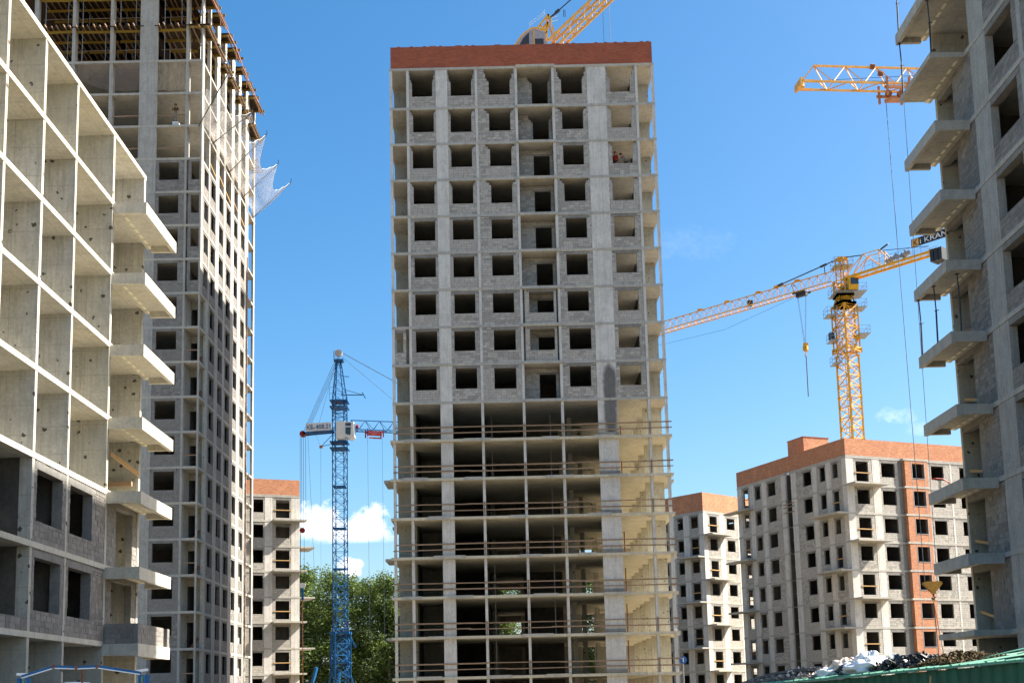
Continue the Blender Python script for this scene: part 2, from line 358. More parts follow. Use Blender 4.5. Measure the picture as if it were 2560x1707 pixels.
def thing(name, label, cat, loc=(0, 0, 0), rz=0, group=None):
    o = bpy.data.objects.new(name, None); COL.objects.link(o); o.location = loc; o.rotation_euler = (0, 0, rz); o.empty_display_size = .3
    return tag(o, label, cat, group)
def copy_tree(o, parent=None):
    c_ = o.copy(); COL.objects.link(c_); c_.parent = parent
    for ch in list(o.children): copy_tree(ch, c_)
    return c_
CUBE = {}
def cube_mesh(mat):
    if mat not in CUBE:
        mb = MB(); mb.box(-.5, .5, -.5, .5, -.5, .5); CUBE[mat] = mb.mesh('block_mesh', M[mat])
    return CUBE[mat]

# ------------------------------------------------------------------ building helper
class Bld:
    def __init__(s, name, label, cat, loc, rz=0, block='block', singles=300):
        s.root = thing(name, label, cat, loc, rz); s.blocks = []; s.bm = block; s.singles = singles
    def box(s, part, x0, x1, y0, y1, z0, z1, mat, parent=None):
        return MB().box(x0, x1, y0, y1, z0, z1).build(part, M[mat], parent or s.root)
    def fb(s, fr, s0, s1, d0, d1, z0, z1):
        ax, pos, sg = fr; a, b = sorted((pos + sg * d0, pos + sg * d1))
        return (s0, s1, a, b, z0, z1) if ax == 'x' else (a, b, s0, s1, z0, z1)
    def fbox(s, part, fr, s0, s1, d0, d1, z0, z1, mat, parent=None): return s.box(part, *s.fb(fr, s0, s1, d0, d1, z0, z1), mat, parent)
    def infill(s, fr, s0, s1, z0, z1, op=None, thick=.2, d=.03, lintel=.2, stepped=0, prio=5, blocks=True, ch=.2, bl=.4, mat=None):
        core = MB(); a = b = c_ = e = None
        dd0, dd1 = d + .012, d + thick - .012
        def cb(u0, u1, v0, v1):
            if u1 - u0 > .02 and v1 - v0 > .02: core.box(*s.fb(fr, u0, u1, dd0, dd1, v0, v1))
        steps = []
        if op:
            a, b, c_, e = op
            if stepped:      # unfinished top courses: the opening widens towards the slab
                lw, rw = min(.45, a - s0), min(.45, s1 - b)
                nst = stepped
                for i in range(nst):
                    zz = z1 - (nst - i) * ch
                    if i % 2 == 0: la, lb = a - lw * (.35 + .6 * i / nst), b + rw * (.15 + .7 * i / nst)
                    else: la, lb = a - lw * (.5 + .5 * i / nst), b + rw * (.3 + .7 * i / nst)
                    steps.append((zz, zz + ch + .001, max(s0, la), min(s1, lb)))
                e = z1; lintel = 0
            cb(s0, s1, z0, c_)
            zt = steps[0][0] if steps else e
            cb(s0, a, c_, zt); cb(b, s1, c_, zt)
            for (q0, q1, la, lb) in steps: cb(s0, la, q0, min(q1, z1)); cb(lb, s1, q0, min(q1, z1))
            if not steps: cb(s0, s1, e + lintel, z1)
        else: cb(s0, s1, z0, z1)
        if core.v: core.build('infill_wall', M[mat or 'mortar'], s.root)
        if op and lintel and not steps and e < z1 - .05:
            s.fbox('lintel', fr, max(s0, a - .2), min(s1, b + .2), d - .005, d + thick - .005, e, min(z1, e + lintel), 'lintel')
        if not blocks: return
        zs = set(); z = z0
        while z < z1 - .01: zs.add(round(z, 4)); z += ch
        zs.add(round(z1, 4))
        if op:
            zs |= {round(c_, 4)}
            if not steps: zs |= {round(e, 4), round(min(z1, e + lintel), 4)}
            for q in steps: zs.add(round(q[0], 4))
        zs = sorted(zs); off0 = rnd.random() * bl; bay = rnd.random()
        for v0, v1 in zip(zs, zs[1:]):
            if v1 - v0 < .035: continue
            mid = (v0 + v1) / 2; cut = None
            if op:
                if c_ < mid < e: cut = (a, b)
                elif not steps and e < mid < e + lintel: cut = (max(s0, a - .2), min(s1, b + .2))
                for q in steps:
                    if q[0] < mid < q[1]: cut = (q[2], q[3])
            row = int((mid - z0) / ch); spans = [(s0, s1)] if not cut else [(s0, cut[0]), (cut[1], s1)]
            for u0, u1 in spans:
                if u1 - u0 < .05: continue
                x = s0 - off0 - (bl / 2 if row % 2 else 0) - bl
                while x < u1:
                    w = bl * (1 if rnd.random() > .12 else .5)
                    p0, p1 = max(x, u0), min(x + w, u1); x += w
                    if p1 - p0 < .05: continue
                    jt = rnd.uniform(-.008, .008); g = .009
                    s.blocks.append((prio, -(p1 - p0) * (v1 - v0), s.fb(fr, p0 + g, p1 - g, d + jt, d + thick - jt, v0 + g, v1 - g), bay))
    def flush(s):
        s.blocks.sort(key=lambda q: (q[0], q[1])); me = cube_mesh(s.bm)
        for _, _, (x0, x1, y0, y1, z0, z1), _b in s.blocks[:s.singles]:
            o = link('block', me, s.root); o.location = ((x0 + x1) / 2, (y0 + y1) / 2, (z0 + z1) / 2); o.scale = (x1 - x0, y1 - y0, z1 - z0)
        rest = s.blocks[s.singles:]
        if rest:
            mb = MB()
            for _, _, b, bay in rest: mb.box(*b, tint=min(.98, .5 * bay + .5 * rnd.random()))
            o = mb.build('blockwork', M[s.bm], s.root, tint=True); o['kind'] = 'stuff'

# ================================================================== SETTING
g = MB().box(-1500, 1500, -600, 2400, -.5, 0).build('ground', M['sand']); tag(g, 'bare sandy ground of the building site', kind='structure')

# ================================================================== CENTRAL TOWER
def central_tower():
    B = Bld('tower_block', 'tall grey concrete tower with red brick parapet standing in the middle', 'building', (-8.317, 90.12, 0), -0.0057)
    R = B.root; zk = lambda k: 3.157 + 3 * k; D = 20.9; F = ('x', 0.0, 1)
    cols = [(0, .21, .25), (1.33, 1.54, .5), (3.66, 4.6, .24), (6.8, 7.0, .6), (9.98, 10.18, .6), (12.93, 13.14, .6), (15.75, 17.25, .24), (19.6, 19.8, .6), (20.9, 21.13, .25)]
    # slabs
    for k in range(16):
        low = k <= 6; e = .2 if low else .02
        B.box('floor_slab', -e, 21.13 + e, -e, D + e, zk(k) - .2, zk(k), 'slab_tan' if low else 'slab')
        if not low: B.box('loggia_edge', 10.12, 13.2, -.13, -.021, zk(k) - .19, zk(k) + .02, 'slab')
        if low:     # uneven pours along the slab edge
            x = rnd.uniform(.5, 3)
            while x < 18:
                w = rnd.uniform(1.2, 2.4); B.box('slab_edge', x, x + w, -.27, -.201, zk(k) - .19, zk(k) + rnd.uniform(.02, .07), 'slab'); x += w + rnd.uniform(2, 5)
    B.box('roof_slab', -.03, 21.16, -.03, D + .03, 51.3, 51.5, 'slab')
    B.box('roof_slab_edge', 10.1, 13.2, -.12, -.031, 51.34, 51.56, 'slab')
    zt = lambda k: 51.3 if k == 15 else zk(k + 1) - .2
    # storey frames
    for k in range(-1, 16):
        z0 = zk(k) if k >= 0 else 0.0; z1 = zt(k)
        for i, (a, b, d) in enumerate(cols):
            B.box('column', a, b, .0 if i not in (2, 6) else .012, d, z0, z1, 'sooty' if i == 6 and k in (6, 7) else 'column')
        # side rows of columns and cross walls of the end bays
        for v in (5.2, 9.4, 13.4, 17.2, D - .25):
            B.box('column', 0, .21, v, v + .25, z0, z1, 'column'); B.box('column', 20.9, 21.13, v, v + .25, z0, z1, 'column')
        for v in (3.0, 7.0, 10.2, 13.4 + .3, 16.4):
            B.box('cross_wall', 19.5, 20.99, v, v + .18, z0, z1, 'pitted' if k >= 7 else 'pitted_lit')
            B.box('cross_wall', .07, 1.5, v, v + .18, z0, z1, 'pitted')
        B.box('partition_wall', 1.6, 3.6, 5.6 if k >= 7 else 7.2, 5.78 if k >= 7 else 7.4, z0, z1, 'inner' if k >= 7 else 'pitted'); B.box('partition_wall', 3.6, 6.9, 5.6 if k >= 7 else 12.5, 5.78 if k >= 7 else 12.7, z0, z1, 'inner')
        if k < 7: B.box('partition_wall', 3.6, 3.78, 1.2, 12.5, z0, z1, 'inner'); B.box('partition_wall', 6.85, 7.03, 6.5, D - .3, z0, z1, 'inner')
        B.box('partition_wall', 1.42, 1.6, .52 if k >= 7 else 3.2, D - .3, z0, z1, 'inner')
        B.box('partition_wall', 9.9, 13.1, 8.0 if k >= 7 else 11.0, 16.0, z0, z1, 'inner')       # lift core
        if k >= 7:  # unseen partitions added to cut sun bounce and darken the upper rooms
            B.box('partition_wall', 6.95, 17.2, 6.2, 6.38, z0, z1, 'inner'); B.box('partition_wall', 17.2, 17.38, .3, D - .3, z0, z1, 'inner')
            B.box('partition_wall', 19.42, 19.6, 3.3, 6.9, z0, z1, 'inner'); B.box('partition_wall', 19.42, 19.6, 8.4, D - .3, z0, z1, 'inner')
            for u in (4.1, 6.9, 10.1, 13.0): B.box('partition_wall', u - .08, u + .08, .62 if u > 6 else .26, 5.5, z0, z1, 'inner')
        else:
            B.box('partition_wall', 17.05, 17.23, 1.6, 8.5, z0, z1, 'pitted')  # wall added to keep sun bounce out of the middle rooms
            for (u, v) in ((13.6, 5.5), (14.6, 9.0), (15.9, 12.5), (17.0, 16.0), (7.2, 12.0)): B.box('column', u, u + .35, v, v + .5, z0, z1, 'wall')
            for s0, s1 in ((.3, 7.6), (9.6, 15.2), (16.3, 20.8)): B.box('rear_wall', s0, s1, D - .22, D - .02, z0, z1, 'block')
            B.box('rear_wall', 7.6, 9.6, D - .22, D - .02, z0, z0 + .15, 'block')
            B.box('rear_lintel', 7.6, 9.6, D - .22, D - .02, z0 + (2.2 if k in (1, 2) else 1.2 if k == 3 else .2), z1, 'lintel')
        if k >= 7:
            B.box('rear_wall', .3, 20.8, D - .22, D - .02, z0, z1, 'block')
    # block infill with window openings, nine finished storeys
    wins = [(1.54, 3.66, 1.81, 3.44), (4.6, 6.8, 4.85, 6.48), (7.0, 9.98, 7.9, 9.56), (13.14, 15.75, 13.72, 15.37), (17.25, 19.6, 17.57, 19.17)]
    for k in range(7, 16):
        z0, z1 = zk(k), zt(k)
        for i, (s0, s1, a, b) in enumerate(wins):
            st = (5 if k == 15 else 2 if k >= 12 else 0)
            if i == 3 and k == 13: st = 0
            jw = rnd.uniform(-.04, .04)
            if rnd.random() < .0: MB().bar((a + .2 + rnd.random() * .5, .35, z0 + .5), (a + .5 + rnd.random() * .6, .5, z0 + 2.4), .04, .14).build('leaning_board', M['plank'], R)
            B.infill(F, s0, s1, z0, z1, (a + jw, b + jw + rnd.uniform(-.03, .03), z0 + .93 + rnd.uniform(-.05, .05), z0 + 2.57 + rnd.uniform(-.04, .03)), stepped=st, lintel=.2, prio=16 - k + i * .1)
        # loggia
        if k in (8, 9):
            B.infill(F, 10.33, 12.8, z0, z1, (10.69, 12.6, z0 + .9, z0 + 2.6), prio=20)
        B.infill(('x', 1.25, 1), 10.18, 12.93, z0, z1 - .02, (11.38, 12.66, z0 + .02, z0 + 2.3), prio=30, lintel=.15 if k < 14 else 0, stepped=0 if k < 14 else 3)
        B.box('loggia_wall', 10.0, 10.18, .61, 1.26, z0, z1, 'wall'); B.box('loggia_wall', 12.93, 13.1, .61, 1.26, z0, z1, 'wall')
        if k == 8: B.infill(F, .24, 1.1, z0, z1, (.33, .85, z0 + .93, z0 + 2.5), prio=25)
    # brick parapet
    for (x0, x1, y0, y1) in ((.08, 21.05, .06, .31), (.08, 21.05, D - .3, D - .05), (.08, .33, .311, D - .301), (20.8, 21.05, .311, D - .301)):
        B.box('brick_parapet', x0, x1, y0, y1, 51.5, 53.36, 'brick')
    mb = MB(); x = .1
    while x < 20.9:
        if rnd.random() < .22: mb.box(x, x + .25, .07, .19, 53.361, 53.425)
        x += .26
    mb.build('loose_bricks', M['brick'], R)['kind'] = 'stuff'
    # cantilevered balcony stubs on the sides of the open storeys
    for k, x0, x1, y0, y1 in ((5, -.75, -.201, .2, 3.2), (4, -.55, -.201, 4.5, 7.5), (3, -.72, -.201, .5, 3.4), (2, -.5, -.201, 4.5, 7.2), (1, -.66, -.201, .3, 3.2), (0, -.5, -.201, 3, 6),
                              (5, 21.331, 21.7, 2.6, 6), (3, 21.331, 21.7, 2.6, 6), (1, 21.331, 21.7, 2.6, 6)):
        B.box('balcony_slab', x0, x1, y0, y1, zk(k) - .19, zk(k) - .01, 'slab')
    # soot-free timber guard rails of the open storeys
    for k in range(0, 7):
        for h in (.52, .96):
            x = -.1 + rnd.uniform(0, .3); zc = zk(k) + h
            while x < 21.0:
                w = min(rnd.uniform(5.0, 8.5), 21.35 - x); t0 = rnd.uniform(-.035, .035); t1 = rnd.uniform(-.045, .045)
                yy = -.06 - rnd.uniform(0, .05)
                MB().bar((x, yy, zc + t0), (x + w, yy, zc + t1), .035, rnd.uniform(.07, .105)).build('guard_plank', M['plank'], R)
                x += w - rnd.uniform(.1, .5)
        for u in (1.43, 6.9, 10.08, 13.03, 19.7):
            if rnd.random() < .5: B.box('rail_post', u - .04, u + .04, -.045, -.001, zk(k), zk(k) + 1.1, 'plank')
    # soot-stained upstand on the wide pier and steel props inside
    for k in range(0, 7):
        B.box('pier_foot', 15.7, 17.3, -.1, -.02, zk(k), zk(k) + .28, 'lintel')
        for u, v in ((12.2, 4.2), (17.9, 9), (18.3, 9.3), (7.5, 4.6)):
            if rnd.random() < .75: MB().tube([(u, v, zk(k)), (u, v, zk(k + 1) - .2)], .045, 6).build('steel_prop', M['rust'] if v > 8 else M['grey_steel'], R)
    B.flush()
central_tower()

# ================================================================== LEFT TOWER
def left_tower():
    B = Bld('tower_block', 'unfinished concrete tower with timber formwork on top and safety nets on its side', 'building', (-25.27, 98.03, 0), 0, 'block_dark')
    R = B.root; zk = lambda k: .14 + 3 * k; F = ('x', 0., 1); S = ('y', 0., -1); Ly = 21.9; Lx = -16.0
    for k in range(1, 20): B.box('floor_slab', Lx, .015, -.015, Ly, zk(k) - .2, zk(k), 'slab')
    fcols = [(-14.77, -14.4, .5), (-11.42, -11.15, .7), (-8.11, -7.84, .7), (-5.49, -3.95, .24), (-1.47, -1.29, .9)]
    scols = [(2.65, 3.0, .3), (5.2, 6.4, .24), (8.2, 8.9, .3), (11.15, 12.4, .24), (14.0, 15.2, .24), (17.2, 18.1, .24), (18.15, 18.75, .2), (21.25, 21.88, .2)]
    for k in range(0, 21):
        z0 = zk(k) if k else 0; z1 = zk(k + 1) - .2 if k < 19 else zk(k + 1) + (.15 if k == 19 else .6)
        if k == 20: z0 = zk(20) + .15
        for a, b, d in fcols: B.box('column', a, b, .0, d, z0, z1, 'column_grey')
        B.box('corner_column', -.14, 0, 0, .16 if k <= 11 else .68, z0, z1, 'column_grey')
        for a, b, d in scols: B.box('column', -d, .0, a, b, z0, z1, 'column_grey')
        if k <= 18:
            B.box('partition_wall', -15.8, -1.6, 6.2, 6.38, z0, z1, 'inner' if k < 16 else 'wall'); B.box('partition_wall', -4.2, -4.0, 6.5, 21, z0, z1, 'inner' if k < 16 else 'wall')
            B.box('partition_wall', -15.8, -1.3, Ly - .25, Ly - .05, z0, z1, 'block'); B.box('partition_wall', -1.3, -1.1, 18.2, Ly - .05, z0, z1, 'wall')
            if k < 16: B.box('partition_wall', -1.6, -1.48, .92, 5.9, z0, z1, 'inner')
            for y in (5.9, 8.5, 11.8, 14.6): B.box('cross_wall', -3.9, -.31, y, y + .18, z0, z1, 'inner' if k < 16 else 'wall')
    for k in range(0, 16):
        z0 = zk(k) if k else 0; z1 = zk(k + 1) - .2
        B.infill(F, -3.95, -1.47, z0, z1, (-3.67, -1.96, z0 + 1.02, z0 + 2.6), prio=3 + (15 - k) * .01)
        for s0, s1 in ((-7.84, -5.49), (-11.15, -8.11)): B.infill(F, s0, s1, z0, z1, (s0 + .35, s1 - .35, z0 + 1.02, z0 + 2.6), blocks=k > 12, prio=30)
        if k >= 12:
            B.infill(F, -1.13, -.15, z0, z1, (-.89, -.2, z0 + 1.02, z0 + 2.62), prio=3.5)
            B.infill(S, .69, 2.65, z0, z1, (1.22, 2.6, z0 + 1.0, z0 + 2.62), prio=9)
        else:       # corner loggia
            B.box('loggia_wall', -.75, -.1, 2.3, 2.48, z0, z1, 'pitted'); B.box('loggia_wall', -1.29, -.75, 2.3, 2.48, z0 + 2.2, z1, 'pitted'); B.box('loggia_wall', -1.46, -1.3, .91, 2.3, z0, z1, 'wall')
            B.box('loggia_pier', -.2, .0, 2.1, 2.64, z0, z1, 'wall')
            if k % 3 == 1: MB().bar((-1.2, .1, z0 + .95), (-.15, .08, z0 + .93), .04, .1).build('guard_plank', M['plank'], R)
        for s0, s1, a, b in ((3.0, 5.2, 3.62, 5.15), (6.4, 8.2, 6.62, 8.12), (8.9, 11.15, 9.52, 11.05), (12.4, 14.0, 12.57, 13.94), (15.2, 17.2, 15.6, 17.1)):
            B.infill(S, s0, s1, z0, z1, (a, b, z0 + 1.0, z0 + 2.62), prio=10)
    # timber rails across the open storeys
    for k in (16, 17):
        for s0, s1, h in ((3.0, 5.2, .5), (6.4, 8.2, .9), (8.9, 11.1, .5), (12.4, 14, .9), (15.2, 17.2, .6)):
            MB().bar((-.05, s0 - .2, zk(k) + h + .4), (-.02, s1 + .2, zk(k) + h), .04, .12).build('guard_plank', M['plank_new'], R)
        for s0, s1 in ((-3.95, -1.4), (-7.9, -5.5)): MB().bar((s0 - .1, .3, zk(k) + 1.0), (s1 + .1, .3, zk(k) + 1.04), .04, .12).build('guard_plank', M['plank'], R)
    for k in (4, 5, 9, 10, 2): MB().bar((-.9, 2.0, zk(k) + .05), (-.3, 2.05, zk(k) + .9), .05, .2).build('loose_board', M['rust'], R)
    for z in range(0, 6): MB().bar((-.05, 18.7, .14 + z * .45 + .4), (-.05, 21.3, .14 + z * .45 + .45), .04, .12).build('guard_plank', M['plank'], R)
    # drain pipe beside the end bay
    MB().tube([(.06, 18.12, 6), (.06, 18.12, 46)], .05, 6).build('drain_pipe', M['rust'], R)
    B.flush()
left_tower()

# formwork decks on top of the left tower: one thing for each bay
def formwork():
    X0, Y0 = -25.27, 98.03; n = 0
    front = [(-14.4, -11.42, 'beyond the first column'), (-11.15, -8.11, 'second bay from the outer edge'), (-7.84, -5.49, 'beside the wide concrete pier'), (-3.95, -1.47, 'between wide pier and corner')]
    for lev, (zd, ln) in enumerate(((60.32, 'lower'), (63.35, 'upper'))):
        for a, b, w in front:
            t = thing('formwork_deck', f'{ln} formwork deck with yellow beams on left tower front, {w}', 'formwork', (X0, Y0, zd), 0, 'formwork decks on the unfinished tower')
            MB().box(a - (.3 if a > -14 else 3.0), b + .3, -.1, 19.5, 0, .03).build('plywood_panel', M['plywood'], t)
            MB().box(a - (.3 if a > -14 else 3.0), b + .3, 9.0, 9.12, -3.1, -.4).build('dark_backing', M['plywood'], t)  # added dark sheet closing off the sky so the deck looks shaded
            j = a + .2
            while j < b - .1:
                MB().bar((j + rnd.uniform(-.1, .1), -.35 - rnd.uniform(0, .35), -.06), (j + rnd.uniform(-.15, .15), 8.6, -.06), .09, .12).build('joist', M['plank'], t); j += rnd.uniform(.42, .62)
            for y in (.35, 2.0, 3.7, 5.3, 7.2):
                MB().bar((a - .05, y, -.24), (b + .05, y + rnd.uniform(-.1, .1), -.24), .09, .22).build('ledger_beam', M['beam_yellow'], t)
                for x in (a + .5, b - .5):
                    if rnd.random() < .8: MB().tube([(x, y, -.36), (x, y, -3.15)], .03, 5).build('steel_prop', M['grey_steel'], t)
            for y in (1.1, 3.0): MB().bar((a, y, -1.6), (b, y, -1.55), .05).build('brace', M['plank'], t)
        # side bays, overhanging towards the sun
        MB().box(-5.6, -3.9, .3, 19.5, 0, .03).build('plywood_panel', M['plywood'], t)
        side = [(-.2, 2.4, 'at the corner'), (3.1, 5.1, 'second from the corner'), (6.5, 8.1, 'third from the corner'), (9.0, 11.0, 'fourth from the corner'), (12.5, 13.9, 'fifth from the corner'), (15.3, 17.1, 'sixth from the corner'), (18.2, 21.6, 'at the far end')]
        for s0, s1, w in side:
            t = thing('formwork_deck', f'{ln} sunlit formwork overhang on left tower side, {w}', 'formwork', (X0, Y0, zd), 0, 'formwork decks on the unfinished tower')
            ov = .95 if lev else .75
            MB().box(-1.2, ov - .1, s0, s1, 0, .03).build('plywood_panel', M['plywood'], t)
            for y in (s0 + .25, s1 - .25):
                MB().bar((-1.25, y, -.13), (ov + rnd.uniform(-.1, .25), y, -.13), .1, .22).build('ledger_beam', M['beam_yellow'], t)
            for x in (-.9, -.3, ov - .35, ov - .1):
                MB().bar((x, s0 - rnd.uniform(.1, .5), -.27), (x + rnd.uniform(-.05, .05), s1 + rnd.uniform(.1, .6), -.27), .14, .05).build('plank', M['plank'], t)
            MB().tube([(-.5, (s0 + s1) / 2, -.3), (-.5, (s0 + s1) / 2, -3.1)], .03, 5).build('steel_prop', M['grey_steel'], t)
    # rope line on guard posts at the overhang edge
    t = thing('rope_guardrail', 'faded red rope strung on posts along the overhang of the left tower', 'guardrail', (-24.3, 98.03, 61.4))
    ys = [(-3.2, .9), (2.15, 1.26), (8.4, 1.65), (13.0, 1.3), (18.8, 1.45)]
    for y, z in ys: MB().tube([(0, y, z - 1.3), (0, y, z + .05)], .035, 6).build('post', M['rust'], t)
    pts = []
    for (y0, z0), (y1, z1) in zip(ys, ys[1:]):
        for i in range(8): f = i / 8; pts.append((0, y0 + (y1 - y0) * f, z0 + (z1 - z0) * f - .12 * math.sin(math.pi * f)))
    pts.append((0, ys[-1][0], ys[-1][1])); MB().tube(pts, .035, 5).build('rope', M['pink'], t)
    t2 = thing('debris_ledge', 'stack of loose boards sticking out at far end of left tower', 'boards', (-25.2, 119.6, 56.5))
    for i in range(7): MB().bar((-.4, rnd.uniform(-.3, .3), i * .22), (rnd.uniform(.2, .9), rnd.uniform(-.2, .3), i * .22 + rnd.uniform(-.05, .1)), .1, .05).build('board', M['plank'] if i % 2 else M['rust'], t2)
formwork()

# plastic films hung in the storey below the formwork
def films():
    for x0, x1, mat, lab, cut in ((-11.1, -8.2, 'film', 'pinkish torn plastic film hanging in the dark bay near the outer column', .5), (-7.8, -5.55, 'film', 'pinkish plastic film hanging beside the wide concrete pier', .0),
                             (-3.9, -1.5, 'film_beige', 'beige plastic film closing the bay left of the tower corner', 0.)):
        mb = MB()
        def P(u, v):
            x = x0 + (x1 - x0) * u; z = 2.78 - 2.55 * v * (1 if not cut else (cut + (1 - cut) * u))
            return (x, .12 + .06 * math.sin(u * 19) + .09 * math.sin(u * 7 + v * 4) + .03 * math.sin(v * 15 + u * 30), z)
        mb.grid(P, 40, 16); o = mb.build('plastic_film', M[mat], None, smooth=True); o.location = (-25.27, 98.03, 54.14)
        tag(o, lab, 'plastic film', 'plastic films on the unfinished tower')
films()

# safety nets on slanting poles
def nets():
    t = thing('safety_net', 'white debris safety net on slanting steel poles at side of left tower', 'safety net', (-25.27, 98.03, 51.14))
    poles = [((-.1, -.2, 0.0), (2.5, -1.2, 4.0)), ((.05, 3.7, .05), (3.45, 3.7, 2.85)), ((.05, 9.9, .1), (3.5, 9.9, 3.7)), ((.05, 16.0, .3), (3.3, 16.8, 4.0)), ((.05, 20.8, .15), (3.85, 20.9, 3.85))]
    for a, b in poles:
        a = Vector(a); b = Vector(b); d = (b - a).normalized()
        MB().tube([a - d * .3, b, b + Vector((.12, 0, .25)), b + Vector((.1, 0, .5))], .045, 6).build('pole', M['dark_steel'], t)
    for (a0, b0), (a1, b1) in zip(poles, poles[1:]):
        a0, b0, a1, b1 = map(Vector, (a0, b0, a1, b1))
        def P(u, v):
            w = a0.lerp(a1, u) + Vector((.04, 0, .1 + 1.2 * u * (1 - u))); o_ = b0.lerp(b1, u); o_.z -= 1.6 * math.sin(math.pi * u) * 1.0; o_.x -= 1.1 * math.sin(math.pi * u)
            p = w.lerp(o_, v); p.z -= .75 * math.sin(math.pi * v) * (.4 + .6 * math.sin(math.pi * u)); p.z += .05 * math.sin(u * 40) * v
            return p
        MB().grid(P, 30, 16).build('net_sheet', M['net'], t, smooth=True)
        # upper skirt of net running up the facade
        def Q(u, v):
            w = a0.lerp(a1, u) + Vector((.06, 0, .1)); o_ = b0.lerp(b1, u); o_.x = .1 + (o_.x) * .25; o_.z = 2.6 + .6 * math.sin(u * 9) - 1.2 * math.sin(math.pi * u)
            p = w.lerp(o_, v); p.x += .12 * math.sin(u * 23 + v * 5) * v; return p
        if a0.y < 15: MB().grid(Q, 24, 8).build('net_skirt', M['net'], t, smooth=True)
        pts = [P(i / 30, 1) for i in range(31)]; MB().tube(pts, .018, 4).build('edge_cord', M['white'], t)
nets()

# ================================================================== NEAR LEFT BUILDING
def left_near():
    B = Bld('apartment_block', 'nearby pale concrete shell of an apartment block with cantilever balconies, cut by frame edge', 'building', (-15.71, 39.6, 0), 0, 'block_dark')
    R = B.root; zb = lambda k: 24.9 - 3 * k; S = ('y', 0., -1)
    walls = [(-9.4, -9.2), (-6.2, -6.02), (-3.2, -3.02), (-.07, .13), (3.08, 3.26), (7.3, 7.52), (11.48, 11.72)]
    for k in range(9):
        z0 = zb(k)
        B.box('floor_slab', -9, .02, -9.5, 11.74, z0, z0 + .2, 'slab_pale')
        for i, (a, b) in enumerate(walls):
            zl = zb(k + 1) + .2 if k < 8 else 0
            if k in (5, 6) and i >= 3: B.box('cross_wall', -.42, 0, a, b, zl, z0, 'wall'); B.box('cross_wall', -8.7, -.42, a, b, zl, z0, 'inner' if i < 6 else 'wall')  # rear stretch of the same wall toned dark to paint room shade
            else: B.box('cross_wall', -8.7, 0, a, b, zl, z0, 'wall')
        B.box('rear_wall', -9, -8.8, -9.4, 11.7, zb(k + 1) + .2 if k < 8 else 0, z0, 'wall')
    # infilled storeys
    for k in (6, 7):            # storey above slab k
        z0, z1 = zb(k) + .2, zb(k - 1)
        B.infill(S, .13, 3.08, z0, z1, (.42, 2.78, z0 + .73, z0 + 2.5), thick=.38, d=.015, prio=0, lintel=.24)
        B.infill(S, 3.26, 7.3, z0, z1, (3.54, 5.88, z0 + .73, z0 + 2.5), thick=.38, d=.015, prio=0, lintel=.24)
        B.infill(S, 7.52, 8.75 if k == 6 else 8.3, z0, z1, None, thick=.3, d=.03, prio=0)
        B.infill(S, 10.9, 11.48, z0, z1, None, thick=.3, d=.03, prio=1)
        B.box('door_lintel', -.3, -.02, 8.3, 10.9, z1 - .3, z1, 'lintel')
        B.infill(S, -.07 - 2.9, -.08, z0, z0 + (.42 if k == 7 else .02) + .02, None, thick=.2, d=.02, prio=1) if k == 7 else None
    # window ledge clutter
    MB().bar((-.2, .9, zb(6) + .2 + .77), (-.25, 1.5, zb(6) + .2 + .79), .1, .05).build('loose_board', M['plank'], R)
    # balconies: slab with perimeter beams and slots along the wall
    for k in range(1, 8):
        zt = zb(k) + .1; x1 = 1.38; y0, y1 = 7.36, 11.8
        b = B.box('balcony', .28, x1 - .17, y0 + .15, y1 - .16, zt - .22, zt - .02, 'slab_pale')
        B.box('outer_beam', x1 - .17, x1, y0, y1, zt - .5, zt, 'slab_pale', b); B.box('near_beam', .0, x1 - .171, y0, y0 + .15, zt - .46, zt - .004, 'slab_pale', b)
        B.box('far_beam', .3, x1 - .171, y1 - .16, y1, zt - .48, zt - .004, 'slab_pale', b)
        y = y0 + .151
        while y < y1 - .3:      # ribs to the wall with slots between
            B.box('slot_rib', .021, .28, y, y + .22, zt - .22, zt - .02, 'slab_pale', b); y += .22 + .42
            B.box('foam_insert', .15, .28, y - .42, y, zt - .217, zt - .05, 'foam', b); B.box('slot_rib', .021, .15, y - .42, y, zt - .22, zt - .02, 'slab_pale', b)
        if k == 7:              # block parapet on the lowest balcony
            for fr, s0, s1 in ((('y', x1 - .02, -1), y0 + .02, y1 - .9), (('y', x1 - .02, -1), y1 - .35, y1 - .02)):
                B.infill(fr, s0, s1, zt, zt + .78, None, thick=.19, d=.0, prio=0)
            B.infill(('x', y0 + .02, 1), .05, x1 - .22, zt, zt + .78, None, thick=.19, d=0., prio=0)
            B.infill(('x', y1 - .02, -1), .05, x1 - .22, zt, zt + .6, None, thick=.19, d=0., prio=2)
    B.flush()
    o = MB().bar((-.05, 0, 0), (-.05, 3.7, 0.0), .05, .18).build('timber_plank', M['plank_new']); o.location = (-15.71 + .1, 47.2, 11.6); o.rotation_euler = (math.radians(-2.5), 0, 0)
    tag(o, 'fresh orange timber plank barring the open bay above a balcony of left block', 'plank')
    o = MB().box(0, 1.0, 0, .2, 0, .2).build('timber_offcut', M['plank']); o.location = (-16.9, 50.7, 10.9); tag(o, 'short timber offcut low in the open bay behind the orange plank', 'timber')
left_near()

